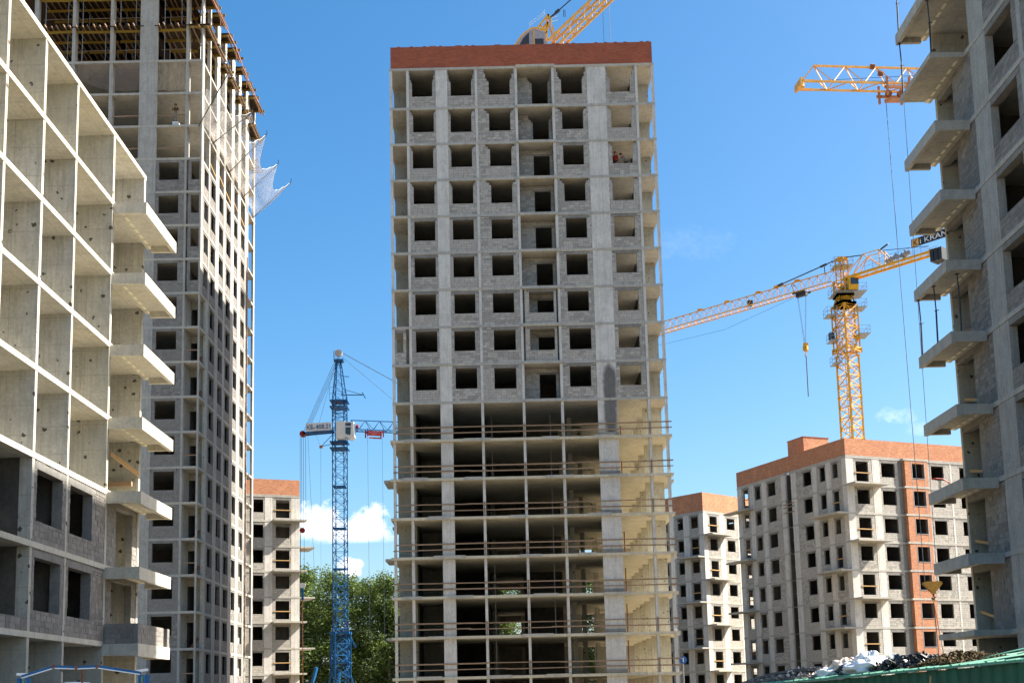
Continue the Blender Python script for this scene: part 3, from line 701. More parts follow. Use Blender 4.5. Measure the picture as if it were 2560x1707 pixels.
# ================================================================== NEAR RIGHT BUILDING
def right_near():
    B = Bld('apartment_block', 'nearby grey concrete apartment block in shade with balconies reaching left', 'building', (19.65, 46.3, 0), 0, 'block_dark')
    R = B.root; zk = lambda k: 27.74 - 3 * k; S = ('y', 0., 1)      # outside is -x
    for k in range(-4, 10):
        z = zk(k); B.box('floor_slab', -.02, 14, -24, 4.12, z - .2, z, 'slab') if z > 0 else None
    B.box('roof_parapet', 0, .3, -24, 4.1, 39.74, 40.9, 'wall')
    cells = []
    for k in range(-3, 10):            # storey standing on slab k
        z0 = max(0, zk(k)); z1 = zk(k - 1) - .2
        if z1 - z0 < 1: continue
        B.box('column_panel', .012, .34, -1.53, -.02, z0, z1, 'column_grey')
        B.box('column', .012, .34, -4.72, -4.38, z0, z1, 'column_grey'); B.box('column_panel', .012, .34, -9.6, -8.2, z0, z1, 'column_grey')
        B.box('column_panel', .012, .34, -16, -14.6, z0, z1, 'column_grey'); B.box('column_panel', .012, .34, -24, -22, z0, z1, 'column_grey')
        B.box('end_wall', .03, 1.75, 3.9, 4.1, z0, z1, 'wall')
        B.box('end_wall', 1.75 if k != 0 else 4.2, 14, 3.92, 4.08, z0, z1, 'block')
        B.box('cross_wall', .35, 9, -4.7, -4.52, z0, z1, 'inner'); B.box('cross_wall', .36, 9, -.2, -.02, z0, z1, 'inner') if k != 0 else None
        B.box('rear_wall', 9, 9.2, -24, 3.9, z0, z1, 'block')
        B.infill(S, -4.38, -1.53, z0, z1, (-3.95, -1.53, z0 + .84, z0 + 2.55), thick=.36, d=.02, prio=0, lintel=.22)
        B.infill(S, -8.2, -4.72, z0, z1, (-7.6, -5.2, z0 + .84, z0 + 2.55), thick=.36, d=.02, prio=3, lintel=.22, blocks=k > -2)
        for s0, s1 in ((-14.6, -9.6), (-22, -16)): B.infill(S, s0, s1, z0, z1, (s0 + 1.3, s1 - 1.3, z0 + .84, z0 + 2.55), thick=.36, d=.02, blocks=False)
        if k != 0 and k <= 8:
            B.infill(S, -.02, 2.15, z0, z1 - .02, None, thick=.3, d=.05, prio=.5)
            B.box('door_lintel', .05, .35, 2.15, 3.9, z1 - .28, z1, 'lintel')
            if k % 2 == 0 or k > 4: MB().bar((.2, 2.1, z0 + .55), (.22, 3.9, z0 + .9 + rnd.uniform(-.1, .1)), .04, .12).build('guard_plank', M['plank'] if k < 5 else M['plank_new'], R)
        if k == 0:
            for yy in (.2, 1.4): MB().bar((.3, yy, z0), (2.6, yy + 1.2, z0 + 1.5), .07, .09).build('diagonal_brace', M['plank'], R)
    # balconies
    for k in range(-2, 9):
        zt = zk(k); y0, y1, x0 = .47, 4.32, -1.46
        flat = k in (0, 8); h = .22 if flat else .42
        b = B.box('balcony', x0 + .17, -.28, y0 + .15, y1 - .16, zt - .21, zt - .01, 'slab')
        B.box('outer_beam', x0, x0 + .17, y0, y1, zt - (h if flat else .48), zt, 'slab', b); B.box('near_beam', x0 + .171, -.022, y0, y0 + .15, zt - h, zt - .004, 'slab', b)
        B.box('far_beam', x0 + .171, -.35, y1 - .16, y1, zt - h - .02 * (not flat), zt - .004, 'slab', b)
        y = y0 + .151
        while y < y1 - .3:
            B.box('slot_rib', -.28, -.021, y, y + .22, zt - .21, zt - .01, 'slab', b); y += .22 + .42
            B.box('foam_insert', -.28, -.15, y - .42, y, zt - .207, zt - .05, 'foam', b); B.box('slot_rib', -.15, -.021, y - .42, y, zt - .21, zt - .01, 'slab', b)
    B.flush()
    # steel props between balconies: things of their own
    for x, y, k, lab in ((18.35, 47.0, 0, 'black steel prop at near corner between the topmost visible balconies of right block'), (18.3, 50.45, 0, 'black steel prop at far corner under the topmost visible balcony of right block'),
                         (18.3, 50.45, -1, 'black steel prop cut by upper frame edge above the right balconies'),
                         (18.75, 47.1, 4, 'black steel prop nearest the wall between two middle right balconies'), (18.32, 48.6, 4, 'middle one of three black props between two right balconies'), (18.3, 50.4, 4, 'outermost of three black props between two right balconies')):
        z0 = zk(k); z1 = zk(k - 1) - (.2 if k - 1 in (0, 8) else .48)
        t = thing('steel_prop', lab, 'prop', (x, y, z0), 0, 'steel props between balconies')
        MB().tube([(0, 0, .02), (.03, 0, 1.5)], .038, 8).build('outer_tube', M['dark_steel'], t); MB().tube([(.03, 0, 1.5), (0, 0, z1 - z0 - .02)], .028, 8).build('inner_tube', M['dark_steel'], t)
        MB().bar((-.03, 0, 1.45), (.16, .05, 1.5), .03).build('handle', M['dark_steel'], t); MB().box(-.09, .09, -.09, .09, 0, .02).build('base_plate', M['dark_steel'], t); MB().box(-.08, .08, -.08, .08, z1 - z0 - .02, z1 - z0).build('head_plate', M['dark_steel'], t)
right_near()

# ================================================================== MID-RISE BLOCKS BEHIND
def storeys(B, fr, cells, levels, thick=.25, prio=10):
    """cells: (s0, s1, 'P') panel | (s0, s1, 'W', a, b) window | (s0, s1, 'A', a, b, alt_parity) window that is a door on every other storey"""
    for i, (z0, z1) in enumerate(levels):
        for c_ in cells:
            s0, s1, kd = c_[:3]
            if kd == 'P': B.fbox('column_panel', fr, s0, s1, .01, thick, z0, z1, 'column')
            elif kd == 'W': B.infill(fr, s0, s1, z0, z1, (c_[3], c_[4], z0 + .93, z0 + 2.46), prio=prio)
            elif kd == 'A':
                door = (i % 2 == c_[5])
                B.infill(fr, s0, s1, z0, z1, (c_[3], c_[4], z0 + (.34 if door else .93), z0 + (2.46 if not door else 2.48)), prio=prio)
                if door:
                    a, b = c_[3] - .22, c_[4] + .22; q = B.fb(fr, a, b, -.06, .0, z0 + 1.2, z0 + 1.31); MB().box(*q).build('guard_plank', M['plank_new'], B.root)
def right_mid():
    B = Bld('apartment_block', 'mid-rise grey block with orange brick parapet and a red brick window strip', 'building', (36.08, 124.0, 0), .3862, 'block_pale', 0)
    R = B.root; zt = [25.87 - 3 * i for i in range(9)]; FR = ('x', 0., 1); FL = ('y', 0., 1)
    LX, LY = 24.0, 20.7
    for z in zt:
        B.box('floor_slab', -.02, LX, -.02, 9.77, z - .2, z, 'slab'); B.box('floor_slab', -.02, LX, 10.88, LY + .02, z - .2, z, 'slab'); B.box('floor_slab', 1.2, LX, 9.77, 10.88, z - .2, z, 'slab')
    lev = [(zt[i + 1], zt[i] - .2) for i in range(8)] + [(0, zt[8] - .2)]
    storeys(B, FR, [(0, .93, 'P'), (.93, 3.4, 'A', 1.31, 2.9, 0), (3.4, 4.37, 'P'), (4.37, 6.82, 'W', 4.63, 6.42), (10.6, 13.9, 'W', 11.34, 13.05), (13.9, 14.12, 'P'), (14.12, 17.6, 'W', 15.28, 16.9), (17.6, 18.5, 'P'), (18.5, 21.5, 'W', 19, 20.6), (21.5, 23.9, 'P')], lev)
    storeys(B, FL, [(.26, .77, 'P'), (.77, 2.6, 'A', 1.45, 2.36, 1), (2.6, 3.44, 'P'), (3.44, 5.06, 'W', 3.63, 4.53), (5.06, 5.92, 'P'), (5.92, 8.81, 'W', 6.1, 7.55), (8.81, 9.77, 'P'), (10.88, 11.7, 'P'), (11.7, 14.67, 'W', 12.86, 14.37), (14.67, 15.53, 'P'), (15.53, 17.19, 'W', 15.89, 16.95), (17.19, 18.0, 'P'), (18.0, 19.8, 'A', 18.45, 19.35, 0), (19.8, 20.68, 'P')], lev)
    # projecting brick bay
    for z0, z1 in lev:
        for (a, b, c_, d) in ((7.41, 8.36, z0, z1), (10.0, 10.45, z0, z1), (8.37, 9.99, z0, z0 + .85), (8.37, 9.99, z0 + 2.5, z1)):
            B.box('brick_panel', a, b, -.42, -.17, c_, d, 'brick_orange')
        B.box('brick_panel', 7.41, 7.66, -.169, .2, z0, z1, 'brick_orange'); B.box('brick_panel', 10.2, 10.45, -.169, .2, z0, z1, 'brick_orange')
        B.box('window_trim', 8.3, 8.365, -.435, -.2, z0, z1, 'grey_steel'); B.box('window_trim', 9.995, 10.06, -.435, -.2, z0, z1, 'grey_steel')
        B.box('window_sill', 8.366, 9.994, -.46, -.2, z0 + .85, z0 + .9, 'grey_steel')
        B.box('brick_edge', 10.46, 10.6, .0, .25, z0, z1, 'slab'); B.box('brick_edge', 6.83, 7.4, .06, .25, z0, z1, 'lintel')  # left strip in dark concrete paints the shadow beside the bay
    for z in zt: B.box('bay_slab', 7.2, 10.6, -.46, -.021, z - .2, z + .01, 'slab')
    # stair slot landings
    for i in range(9):
        for h in (.1, 1.55): MB().bar((.75, 9.7, zt[i] - h), (.75, 10.95, zt[i] - h - .05), .12, .1).build('stair_landing', M['slab'], R)
    for z in (22.0, 21.4, 22.35): MB().bar((-.04, 9.3, z), (-.04, 11.4, z - .03), .05, .1).build('guard_plank', M['plank'], R)
    B.box('stair_wall', 3.0, 3.2, 9.0, 11.5, 0, 25.6, 'inner')
    # inner walls that keep the rooms dark
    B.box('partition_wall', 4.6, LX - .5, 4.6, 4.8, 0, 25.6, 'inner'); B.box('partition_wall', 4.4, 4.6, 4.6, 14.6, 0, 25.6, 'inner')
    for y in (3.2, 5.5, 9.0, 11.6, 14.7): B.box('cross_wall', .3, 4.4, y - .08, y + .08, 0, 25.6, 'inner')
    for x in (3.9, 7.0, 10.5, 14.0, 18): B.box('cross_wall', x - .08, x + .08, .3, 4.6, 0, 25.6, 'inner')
    B.box('rear_wall', 6.5, LX, LY - .2, LY, 0, 25.6, 'block'); B.box('end_wall', LX - .2, LX, .3, LY - .2, 0, 25.6, 'block'); B.box('stair_cheek', .25, 3.0, 9.6, 9.77, 0, 25.6, 'inner'); B.box('stair_cheek', .25, 3.0, 10.88, 11.05, 0, 25.6, 'inner'); B.box('column', 3.2, 3.8, LY - .24, LY - .01, 0, 25.6, 'column'); B.box('partition_wall', 6.4, 6.6, 14.7, LY, 0, 25.6, 'inner')
    for z0, z1 in lev: B.box('rear_wall', .3, 6.3, LY - .21, LY - .03, z0, z0 + .9, 'block'); B.box('rear_wall', .3, 6.3, LY - .21, LY - .03, z1 - .45, z1, 'block'); B.box('rear_wall', 2.0, 3.2, LY - .215, LY - .025, z0 + .9, z1 - .45, 'block'); B.box('partition_wall', 1.3, 3.0, 17.8, 17.95, z0, z1, 'inner')
    # parapet
    for (x0, x1, y0, y1) in ((.02, LX, .02, .27), (.02, .27, .271, LY - .28), (.02, LX, LY - .27, LY), (LX - .25, LX, .271, LY - .28)): B.box('brick_parapet', x0, x1, y0, y1, 25.95, 27.76, 'brick_orange' )
    for (x0, x1, y0, y1) in ((-.03, LX, -.03, .22), (-.03, .22, .221, LY - .23)): B.box('parapet_band', x0, x1, y0, y1, 25.871, 25.949, 'slab')
    p = B.box('roof_house', 1.85, 5.3, 9.5, 12.55, 25.88, 30.0, 'brick_orange'); B.box('roof_house_coping', 1.78, 5.37, 9.43, 12.62, 30.001, 30.06, 'brick', p)
    # balconies, alternating between the two faces
    for i in range(1, 9):
        z = zt[i]
        if i % 2 == 1:
            b = B.box('balcony', -.05, 4.38, -1.45, -.021, z - .16, z + .02, 'slab'); b['label'] = 'thin cantilever balcony slab'
            B.box('balcony', -1.1, -.021, 17.4, 22.2, z - .16, z + .02, 'slab')
        else:
            B.box('balcony', -1.45, -.021, -.05, 4.67, z - .16, z + .02, 'slab')
    B.flush()
    t = thing('red_hose', 'red hose hanging out of a window of the mid-rise block', 'hose', (36.08, 124, 0), .3862)
    pts = [(11.4, .4, 23.9), (12.0, .1, 24.0), (12.8, -.1, 23.95), (13.3, -.3, 23.6), (13.9, -.3, 22.9), (14.6, -.3, 22.0)]; MB().tube(pts, .07, 6).build('hose', M['red'], t)
right_mid()

def far_mid():
    B = Bld('apartment_block', 'farther mid-rise block with a tall sunlit brick parapet beside the central tower', 'building', (26.49, 157.64, 0), .72, 'block_pale', 0)
    zt = [25.35 - 3 * i for i in range(9)]; FR = ('x', 0., 1); FL = ('y', 0., 1); LX, LY = 11.0, 8.0
    for z in zt: B.box('floor_slab', -.02, LX, -.02, LY, z - .2, z, 'slab')
    lev = [(zt[i + 1], zt[i] - .2) for i in range(8)] + [(0, zt[8] - .2)]
    storeys(B, FR, [(0, .8, 'P'), (.8, 3.4, 'A', 1.33, 2.85, 0), (3.4, 4.4, 'P'), (4.4, 7.3, 'W', 4.96, 6.62), (7.3, 8.2, 'P'), (8.2, 10.9, 'W', 8.6, 10)], lev)
    storeys(B, FL, [(.26, .8, 'P'), (.8, 2.5, 'A', 1.0, 2.2, 1), (2.5, 3.5, 'P'), (3.5, 5.05, 'W', 3.55, 4.5), (5.05, 6, 'P'), (6, 7.9, 'W', 6.3, 7.4)], lev)
    B.box('partition_wall', 4, 10, 3.6, 3.8, 0, 25, 'inner'); B.box('partition_wall', 3.8, 4, 3.6, 7.8, 0, 25, 'inner'); B.box('rear_wall', .3, LX, LY - .2, LY - .01, 0, 25, 'block'); B.box('end_wall', LX - .2, LX - .01, .3, LY - .2, 0, 25, 'block')
    B.box('cross_wall', 3.5, 3.7, .3, 3.6, 0, 25, 'inner')
    for (x0, x1, y0, y1) in ((.02, LX, .02, .27), (.02, .27, .271, LY - .28), (.02, LX, LY - .27, LY), (LX - .25, LX, .271, LY - .28)): B.box('brick_parapet', x0, x1, y0, y1, 25.45, 27.95, 'brick_orange')
    for (x0, x1, y0, y1) in ((-.03, LX, -.03, .22), (-.03, .22, .221, LY - .23)): B.box('parapet_band', x0, x1, y0, y1, 25.351, 25.449, 'slab')
    for i in range(1, 9):
        z = zt[i]
        if i % 2 == 1: B.box('balcony', .1, 4.5, -1.4, -.021, z - .16, z + .02, 'slab')
        else: B.box('balcony', -1.4, -.021, -.05, 3.9, z - .16, z + .02, 'slab')
    B.flush()
    C = Bld('apartment_block', 'sliver of a distant brick-topped block right behind the central tower edge', 'building', (22.0, 196.0, 0), .72, 'block_pale', 0)
    for i in range(11): C.box('floor_slab', 0, 7, 0, 7, 31.6 - 3 * i - .2, 31.6 - 3 * i, 'slab')
    lev = [(28.6 - 3 * i, 31.4 - 3 * i) for i in range(10)]
    storeys(C, FR, [(0, .8, 'P'), (.8, 3.4, 'W', 1.33, 2.85), (3.4, 4.4, 'P'), (4.4, 7, 'W', 4.9, 6.4)], lev); C.box('rear_wall', .3, 6.9, 4, 4.2, 0, 31, 'block')
    for (x0, x1, y0, y1) in ((.02, 7, .02, .27), (.02, .27, .271, 7)): C.box('brick_parapet', x0, x1, y0, y1, 31.65, 33.6, 'brick_orange')
    C.flush()
far_mid()

def left_mid():
    B = Bld('apartment_block', 'sunlit mid-rise block with orange parapet and thin balconies behind the left tower', 'building', (-24.31, 141.77, 0), .365, 'block_pale', 0)
    zt = [25.87 - 3 * i for i in range(9)]; FR = ('x', 0., 1); LX = -14.0; LY = 12.0
    for z in zt: B.box('floor_slab', LX, .02, -.02, LY, z - .2, z, 'slab')
    lev = [(zt[i + 1], zt[i] - .2) for i in range(8)] + [(0, zt[8] - .2)]
    storeys(B, FR, [(-1.0, 0, 'P'), (-3.23, -1.0, 'A', -2.82, -1.2, 0), (-4.14, -3.23, 'P'), (-6.3, -4.14, 'W', -5.45, -4.3), (-7.2, -6.3, 'P'), (-10, -7.2, 'W', -9.2, -7.6), (-14, -10, 'W', -13, -11)], lev)
    B.box('rear_wall', LX, 0, LY - .2, LY - .02, 0, 25.6, 'block'); B.box('partition_wall', -13, -.3, 4, 4.2, 0, 25.6, 'inner')
    storeys(B, ('y', 0., -1), [(.26, 1.2, 'P'), (1.2, 4.0, 'W', 1.6, 3.2), (4.0, 5, 'P'), (5, 8, 'W', 5.6, 7.2), (8, 11.9, 'P')], lev)
    for x in (-3.7, -6.8): B.box('cross_wall', x - .08, x + .08, .3, 4, 0, 25.6, 'block')
    for (x0, x1, y0, y1) in ((LX, -.02, .02, .27), (-.27, -.02, .271, LY - .3), (LX, -.02, LY - .29, LY - .03)): B.box('brick_parapet', x0, x1, y0, y1, 25.95, 27.8, 'brick_orange')
    B.box('parapet_band', LX, .03, -.03, .22, 25.871, 25.949, 'slab')
    for i in range(1, 9):
        if i % 2 == 1: B.box('balcony', -3.3, .6, -1.45, -.021, zt[i] - .16, zt[i] + .02, 'slab')
        else: B.box('balcony', .021, 1.9, .3, 4.2, zt[i] - .16, zt[i] + .02, 'slab')
    B.flush()
left_mid()

# ================================================================== CRANES
def frame(A, B, up=(0, 0, 1)):
    a = (Vector(B) - Vector(A)); L = a.length; a.normalize(); e1 = a.cross(Vector(up))
    if e1.length < 1e-3: e1 = a.cross(Vector((0, 1, 0)))
    e1.normalize(); return a, e1, e1.cross(a), L
def truss(mb, A, B, offs, n, cw, lw, up=(0, 0, 1), pairs=None, e1=None, cross=False, battens=False):
    A = Vector(A); a, f1, f2, L = frame(A, B, up)
    if e1 is not None: f1 = Vector(e1).normalized(); f2 = f1.cross(a)
    P = lambda t, o: A + a * (L * t) + f1 * o[0] + f2 * o[1]
    k = len(offs)
    for o in offs: mb.bar(P(0, o), P(1, o), cw)
    pairs = pairs or [(i, (i + 1) % k) for i in range(k)]
    for (i, j) in pairs:
        for m in range(n):
            t0, t1 = m / n, (m + 1) / n
            if cross: mb.bar(P(t0, offs[i]), P(t1, offs[j]), lw); mb.bar(P(t0, offs[j]), P(t1, offs[i]), lw)
            elif m % 2 == 0: mb.bar(P(t0, offs[i]), P(t1, offs[j]), lw)
            else: mb.bar(P(t0, offs[j]), P(t1, offs[i]), lw)
            if battens: mb.bar(P(t1, offs[i]), P(t1, offs[j]), lw)
    return mb
def square(w): return [(-w / 2, -w / 2), (w / 2, -w / 2), (w / 2, w / 2), (-w / 2, w / 2)]
def mast(root, z0, z1, w, rot, sec, nper, cw, lw, mat, cross=False):
    e1 = (math.cos(rot), math.sin(rot), 0); z = z0
    while z < z1 - .1:
        zz = min(z + sec, z1); mb = MB(); truss(mb, (0, 0, z), (0, 0, zz), square(w), nper, cw, lw, e1=e1, cross=cross, battens=True)
        for i, j in square(w): mb.box(*(lambda c_: (c_[0] - cw * .8, c_[0] + cw * .8, c_[1] - cw * .8, c_[1] + cw * .8))((e1[0] * i + e1[1] * j, e1[1] * i - e1[0] * j)), zz - .09, zz + .0)
        mb.build('mast_section', M[mat], root); z = zz
def railing(mb, pts, h=1.0, w=.035, closed=True):
    pts = [Vector(p) for p in pts]; seq = list(zip(pts, pts[1:] + ([pts[0]] if closed else [])))
    if not closed: seq = list(zip(pts, pts[1:]))
    for a, b in seq:
        for hh in (h, h * .5): mb.bar(a + Vector((0, 0, hh)), b + Vector((0, 0, hh)), w)
        n = max(1, int((b - a).length / 1.1))
        for i in range(n): p = a.lerp(b, i / n); mb.bar(p, p + Vector((0, 0, h)), w)
def platform(root, x0, x1, y0, y1, z, name='platform'):
    mb = MB(); mb.box(x0, x1, y0, y1, z - .08, z); p = mb.build(name, M['grey_steel'], root)
    mb = MB(); railing(mb, [(x0, y0, z), (x1, y0, z), (x1, y1, z), (x0, y1, z)]); mb.build('platform_railing', M['grey_steel'], p)
def text_mesh(body, size):
    cu = bpy.data.curves.new('t', 'FONT'); cu.body = body; cu.size = size; cu.extrude = .012
    o = bpy.data.objects.new('t', cu); COL.objects.link(o); bpy.context.view_layer.update()
    me = bpy.data.meshes.new_from_object(o.evaluated_get(bpy.context.evaluated_depsgraph_get())); bpy.data.objects.remove(o); return me
def lettering(name, body, size, mat, parent, loc, rot, width=None):
    me = text_mesh(body, size)
    if width:
        xs = [v.co.x for v in me.vertices]; k = width / (max(xs) - min(xs)); m0 = min(xs)
        for v in me.vertices: v.co.x = (v.co.x - m0) * k
    me.materials.clear(); me.materials.append(M[mat]); o = link(name, me, parent); o.location = loc; o.rotation_euler = rot; return o

def yellow_crane():
    t = thing('tower_crane', 'tall yellow tower crane with black signboard rising behind the brick-topped block', 'crane', (44.75, 150.0, 0)); C_ = M['crane_yellow']
    rot = math.radians(28); mast(t, 0, 44.0, 1.95, rot, 5.5, 4, .21, .105, 'crane_yellow')
    mb = MB()
    for x in (-.22, .22): mb.bar((x, .3, 0), (x, .3, 44), .06)
    for i in range(100): mb.bar((-.22, .3, .4 + i * .43), (.22, .3, .4 + i * .43), .035)
    mb.build('mast_ladder', M['salmon'], t)
    # climbing cage
    e1 = (math.cos(rot), math.sin(rot), 0)
    mb = MB(); truss(mb, (0, 0, 44.6), (0, 0, 50.6), square(2.3), 4, .17, .07, e1=e1, cross=True, battens=True); mb.build('climbing_cage', C_, t)
    mb = MB(); truss(mb, (0, 0, 44.0), (0, 0, 50.4), square(1.7), 5, .16, .08, e1=e1, battens=True); mb.build('mast_section', C_, t)
    mb = MB(); mb.box(-1.25, 1.25, -1.25, 1.25, 50.6, 50.85); mb.prism([(1.0 * math.cos(i * math.pi / 8), 1.0 * math.sin(i * math.pi / 8)) for i in range(16)], 2, 51.2, 51.75); mb.box(-1.1, 1.1, -1.1, 1.1, 51.8, 52.0)
    for i, j in ((-1, -1), (1, -1), (1, 1), (-1, 1)): mb.bar((1.05 * i, 1.05 * j, 50.85), (.8 * i, .8 * j, 51.8), .16); mb.build('slewing_ring', C_, t)
    mb = MB(); truss(mb, (0, 0, 44.3), (0, 0, 44.9), square(2.5), 1, .2, .12, e1=e1, cross=True, battens=True); mb.build('cage_collar', C_, t)
    platform(t, 1.2, 2.75, -1.4, 1.2, 46.6); platform(t, -2.0, -1.1, -1.2, 1.0, 42.9); platform(t, 1.2, 2.6, -1.2, 1.0, 50.2); platform(t, -2.5, -1.2, -1, 1, 49.3); platform(t, -1.6, 2.5, -1.9, 1.4, 52.1); platform(t, -2.3, -1.2, -1.2, .9, 45.9)
    mb = MB(); mb.box(-2.35, -1.7, -.8, -.2, 46.0, 46.9); mb.build('climbing_pump', M['dark_steel'], t)
    mb = MB(); truss(mb, (0, 0, 52.1), (0, 0, 53.9), square(1.7), 2, .2, .1, e1=(-.648, .762, 0), cross=True, battens=True); mb.box(-.5, .5, -.5, .5, 52.1, 53.2); mb.build('slewing_tower', C_, t)
    cab = MB().box(.2, 1.45, -1.95, -.55, 52.2, 54.0).build('operator_cab', C_, t); MB().box(.45, 1.465, -1.97, -.8, 52.9, 53.75).build('cab_window', M['glass'], cab)
    jd = Vector((-.648, .762, 0)); nj = Vector((.762, .648, 0))
    # A-frame top
    mb = MB(); truss(mb, (0, 0, 53.8), (0, 0, 57.0), square(1.1), 3, .15, .06, e1=jd, battens=True); mb.box(-.65, .65, -.65, .65, 56.85, 57.05); mb.build('tower_top', C_, t)
    platform(t, -1.2, 1.2, -1.1, 1.0, 55.9)
    # jib
    J = lambda s, z, o=0: jd * s + nj * o + Vector((0, 0, z))
    tri = [(0, 1.6), (-.75, 0), (.75, 0)]
    for i in range(8):
        s0, s1 = 1.2 + i * 5.2, 1.2 + (i + 1) * 5.2; mb = MB()
        z = lambda s: 54.1 + max(0, .0) + .028 * s
        truss(mb, J(s0, z(s0)), J(s1, z(s1)), tri, 8, .13, .06, pairs=[(0, 1), (0, 2), (1, 2)]); mb.build('jib_section', M['crane_orange'], t)
    for s in (7, 10.4, 13.5, 19, 24): MB().box(-.35, .35, -.35, .35, -.07, .07).build('pendant_lug', C_, t).location = J(s, 55.85 + .028 * s)
    MB().bar(J(10.3, 56.2), J(.6, 57.1), .12).build('pendant_bar', M['dark_steel'], t); MB().bar(J(9.2, 56.3), J(10.6, 56.15), .26).build('pendant_coupling', M['dark_steel'], t); MB().bar(J(2.2, 56.95), J(3.2, 56.85), .24).build('pendant_coupling', M['dark_steel'], t)
    MB().bar(J(2.6, 55.7), J(2.6, 56.7), .09).build('aerial', M['dark_steel'], t)
    # counter jib
    mb = MB(); truss(mb, J(-.6, 54.0), J(-13, 53.9), [(-.7, 0), (.7, 0)], 10, .28, .08, pairs=[(0, 1)]); mb.build('counter_jib', C_, t)
    mb = MB()
    for o in (-.6, .6):
        for a, b in (((-.6, 54.1), (-3.6, 56.4)), ((-3.6, 56.4), (-5.9, 54.2)), ((-3.6, 56.4), (-6.0, 56.3)), ((-2, 54.1), (-3.6, 56.4)), ((-6.0, 56.3), (-5.9, 54.1)), ((-6, 56.3), (-7.4, 54.2))): mb.bar(J(a[0], a[1], o), J(b[0], b[1], o), .1)
    mb.build('counter_jib_frame', M['crane_orange'], t)
    MB().bar(J(-.7, 57.0), J(-3.5, 56.5), .11).build('tie_bar', M['dark_steel'], t); MB().bar(J(-6.0, 56.3), J(-12.4, 54.9), .07).build('tie_bar', M['dark_steel'], t)
    mb = MB()
    for i in range(9): mb.bar(J(-6.5 - i * .38, 54.5 + (i % 3) * .12, rnd.uniform(-.4, .4)), J(-6.9 - i * .38, 54.9 + (i % 2) * .25, rnd.uniform(-.4, .4)), .42)
    mb.build('hoist_winch', M['grey_steel'], t)
    mb = MB(); railing(mb, [J(-4, 54.1, -1), J(-13, 54.0, -1)], closed=False); railing(mb, [J(-4, 54.1, 1), J(-13, 54.0, 1)], closed=False); mb.build('counter_jib_railing', M['grey_steel'], t)
    MB().bar(J(-5.5, 56.4), J(-6.9, 56.9), .16).build('floodlight', M['dark_steel'], t)
    MB().bar(J(-12.7, 54.1), J(-14.3, 54.0), 1.4, .2).build('ballast_frame', C_, t)
    for i in range(3): MB().bar(J(-12.9 - i * .55, 53.3), J(-13.35 - i * .55, 53.3), 1.7, 1.5).build('ballast_block', M['sign_dark'], t)
    # signboard facing the site
    ang = math.atan2(-jd.y, -jd.x)
    sg = thing_part = link('signboard', MB().box(0, 5.2, -.03, .03, 0, 1.05).mesh('signboard', M['sign_dark']), t)
    sg.location = J(-10.65, 54.95, -1.0); sg.rotation_euler = (0, 0, ang)
    MB().box(.1, 1.0, -.05, -.031, .08, .97).build('logo_panel', M['sign_orange'], sg)
    mb = MB(); mb.bar((.38, -.065, .2), (.38, -.065, .85), .13, .02, up=(0, 1, 0)); mb.bar((.45, -.065, .5), (.75, -.065, .85), .12, .02, up=(0, 1, 0)); mb.bar((.45, -.065, .52), (.78, -.065, .2), .12, .02, up=(0, 1, 0)); mb.build('logo_mark', M['sign_dark'], sg)
    lettering('lettering', 'i KRAN', .95, 'white', sg, (1.2, -.04, .18), (math.radians(90), 0, 0), 3.6)
    # trolley, ropes, hook
    mb = MB()
    for o in (-.6, .6): mb.bar(J(5.4, 54.15, o), J(7.4, 54.2, o), .22)
    mb.bar(J(5.6, 53.9), J(7.2, 53.95), .5); mb.tube([J(7.0, 54.2, -.8), J(7.3, 55.4, -.9), J(6.7, 55.0, -.8)], .06, 5); mb.build('trolley', M['dark_steel'], t)
    for o, s in ((-.3, 6.8), (.3, 5.9)):
        for dx in (0, .12): MB().tube([J(s + dx, 53.9, o), J(6.25 + dx, 47.1, o * .3)], .02, 4).build('hoist_rope', M['rope'], t)
    mb = MB(); mb.bar(J(6.25, 47.2), J(6.25, 46.1), .6, .35); mb.bar(J(5.95, 46.5), J(6.6, 46.5), .35, .6); mb.tube([J(6.25, 46.1), J(6.25, 45.7), J(6.45, 45.5), J(6.3, 45.3)], .08, 6); mb.build('hook_block', M['crane_yellow'], t)
    MB().bar(J(6.25, 45.4), J(6.28, 39.9), .1).build('sling_chain', M['dark_steel'], t)
    MB().tube([J(8, 54.0, .4), J(20, 52.6, .4), J(32, 53.3, .4), J(42, 55, .4)], .02, 4).build('trolley_rope', M['rope'], t)
    MB().box(-.35, .35, -.35, .35, 0, .7).build('inspection_basket', M['dark_steel'], t).location = J(15.0, 54.7)
yellow_crane()

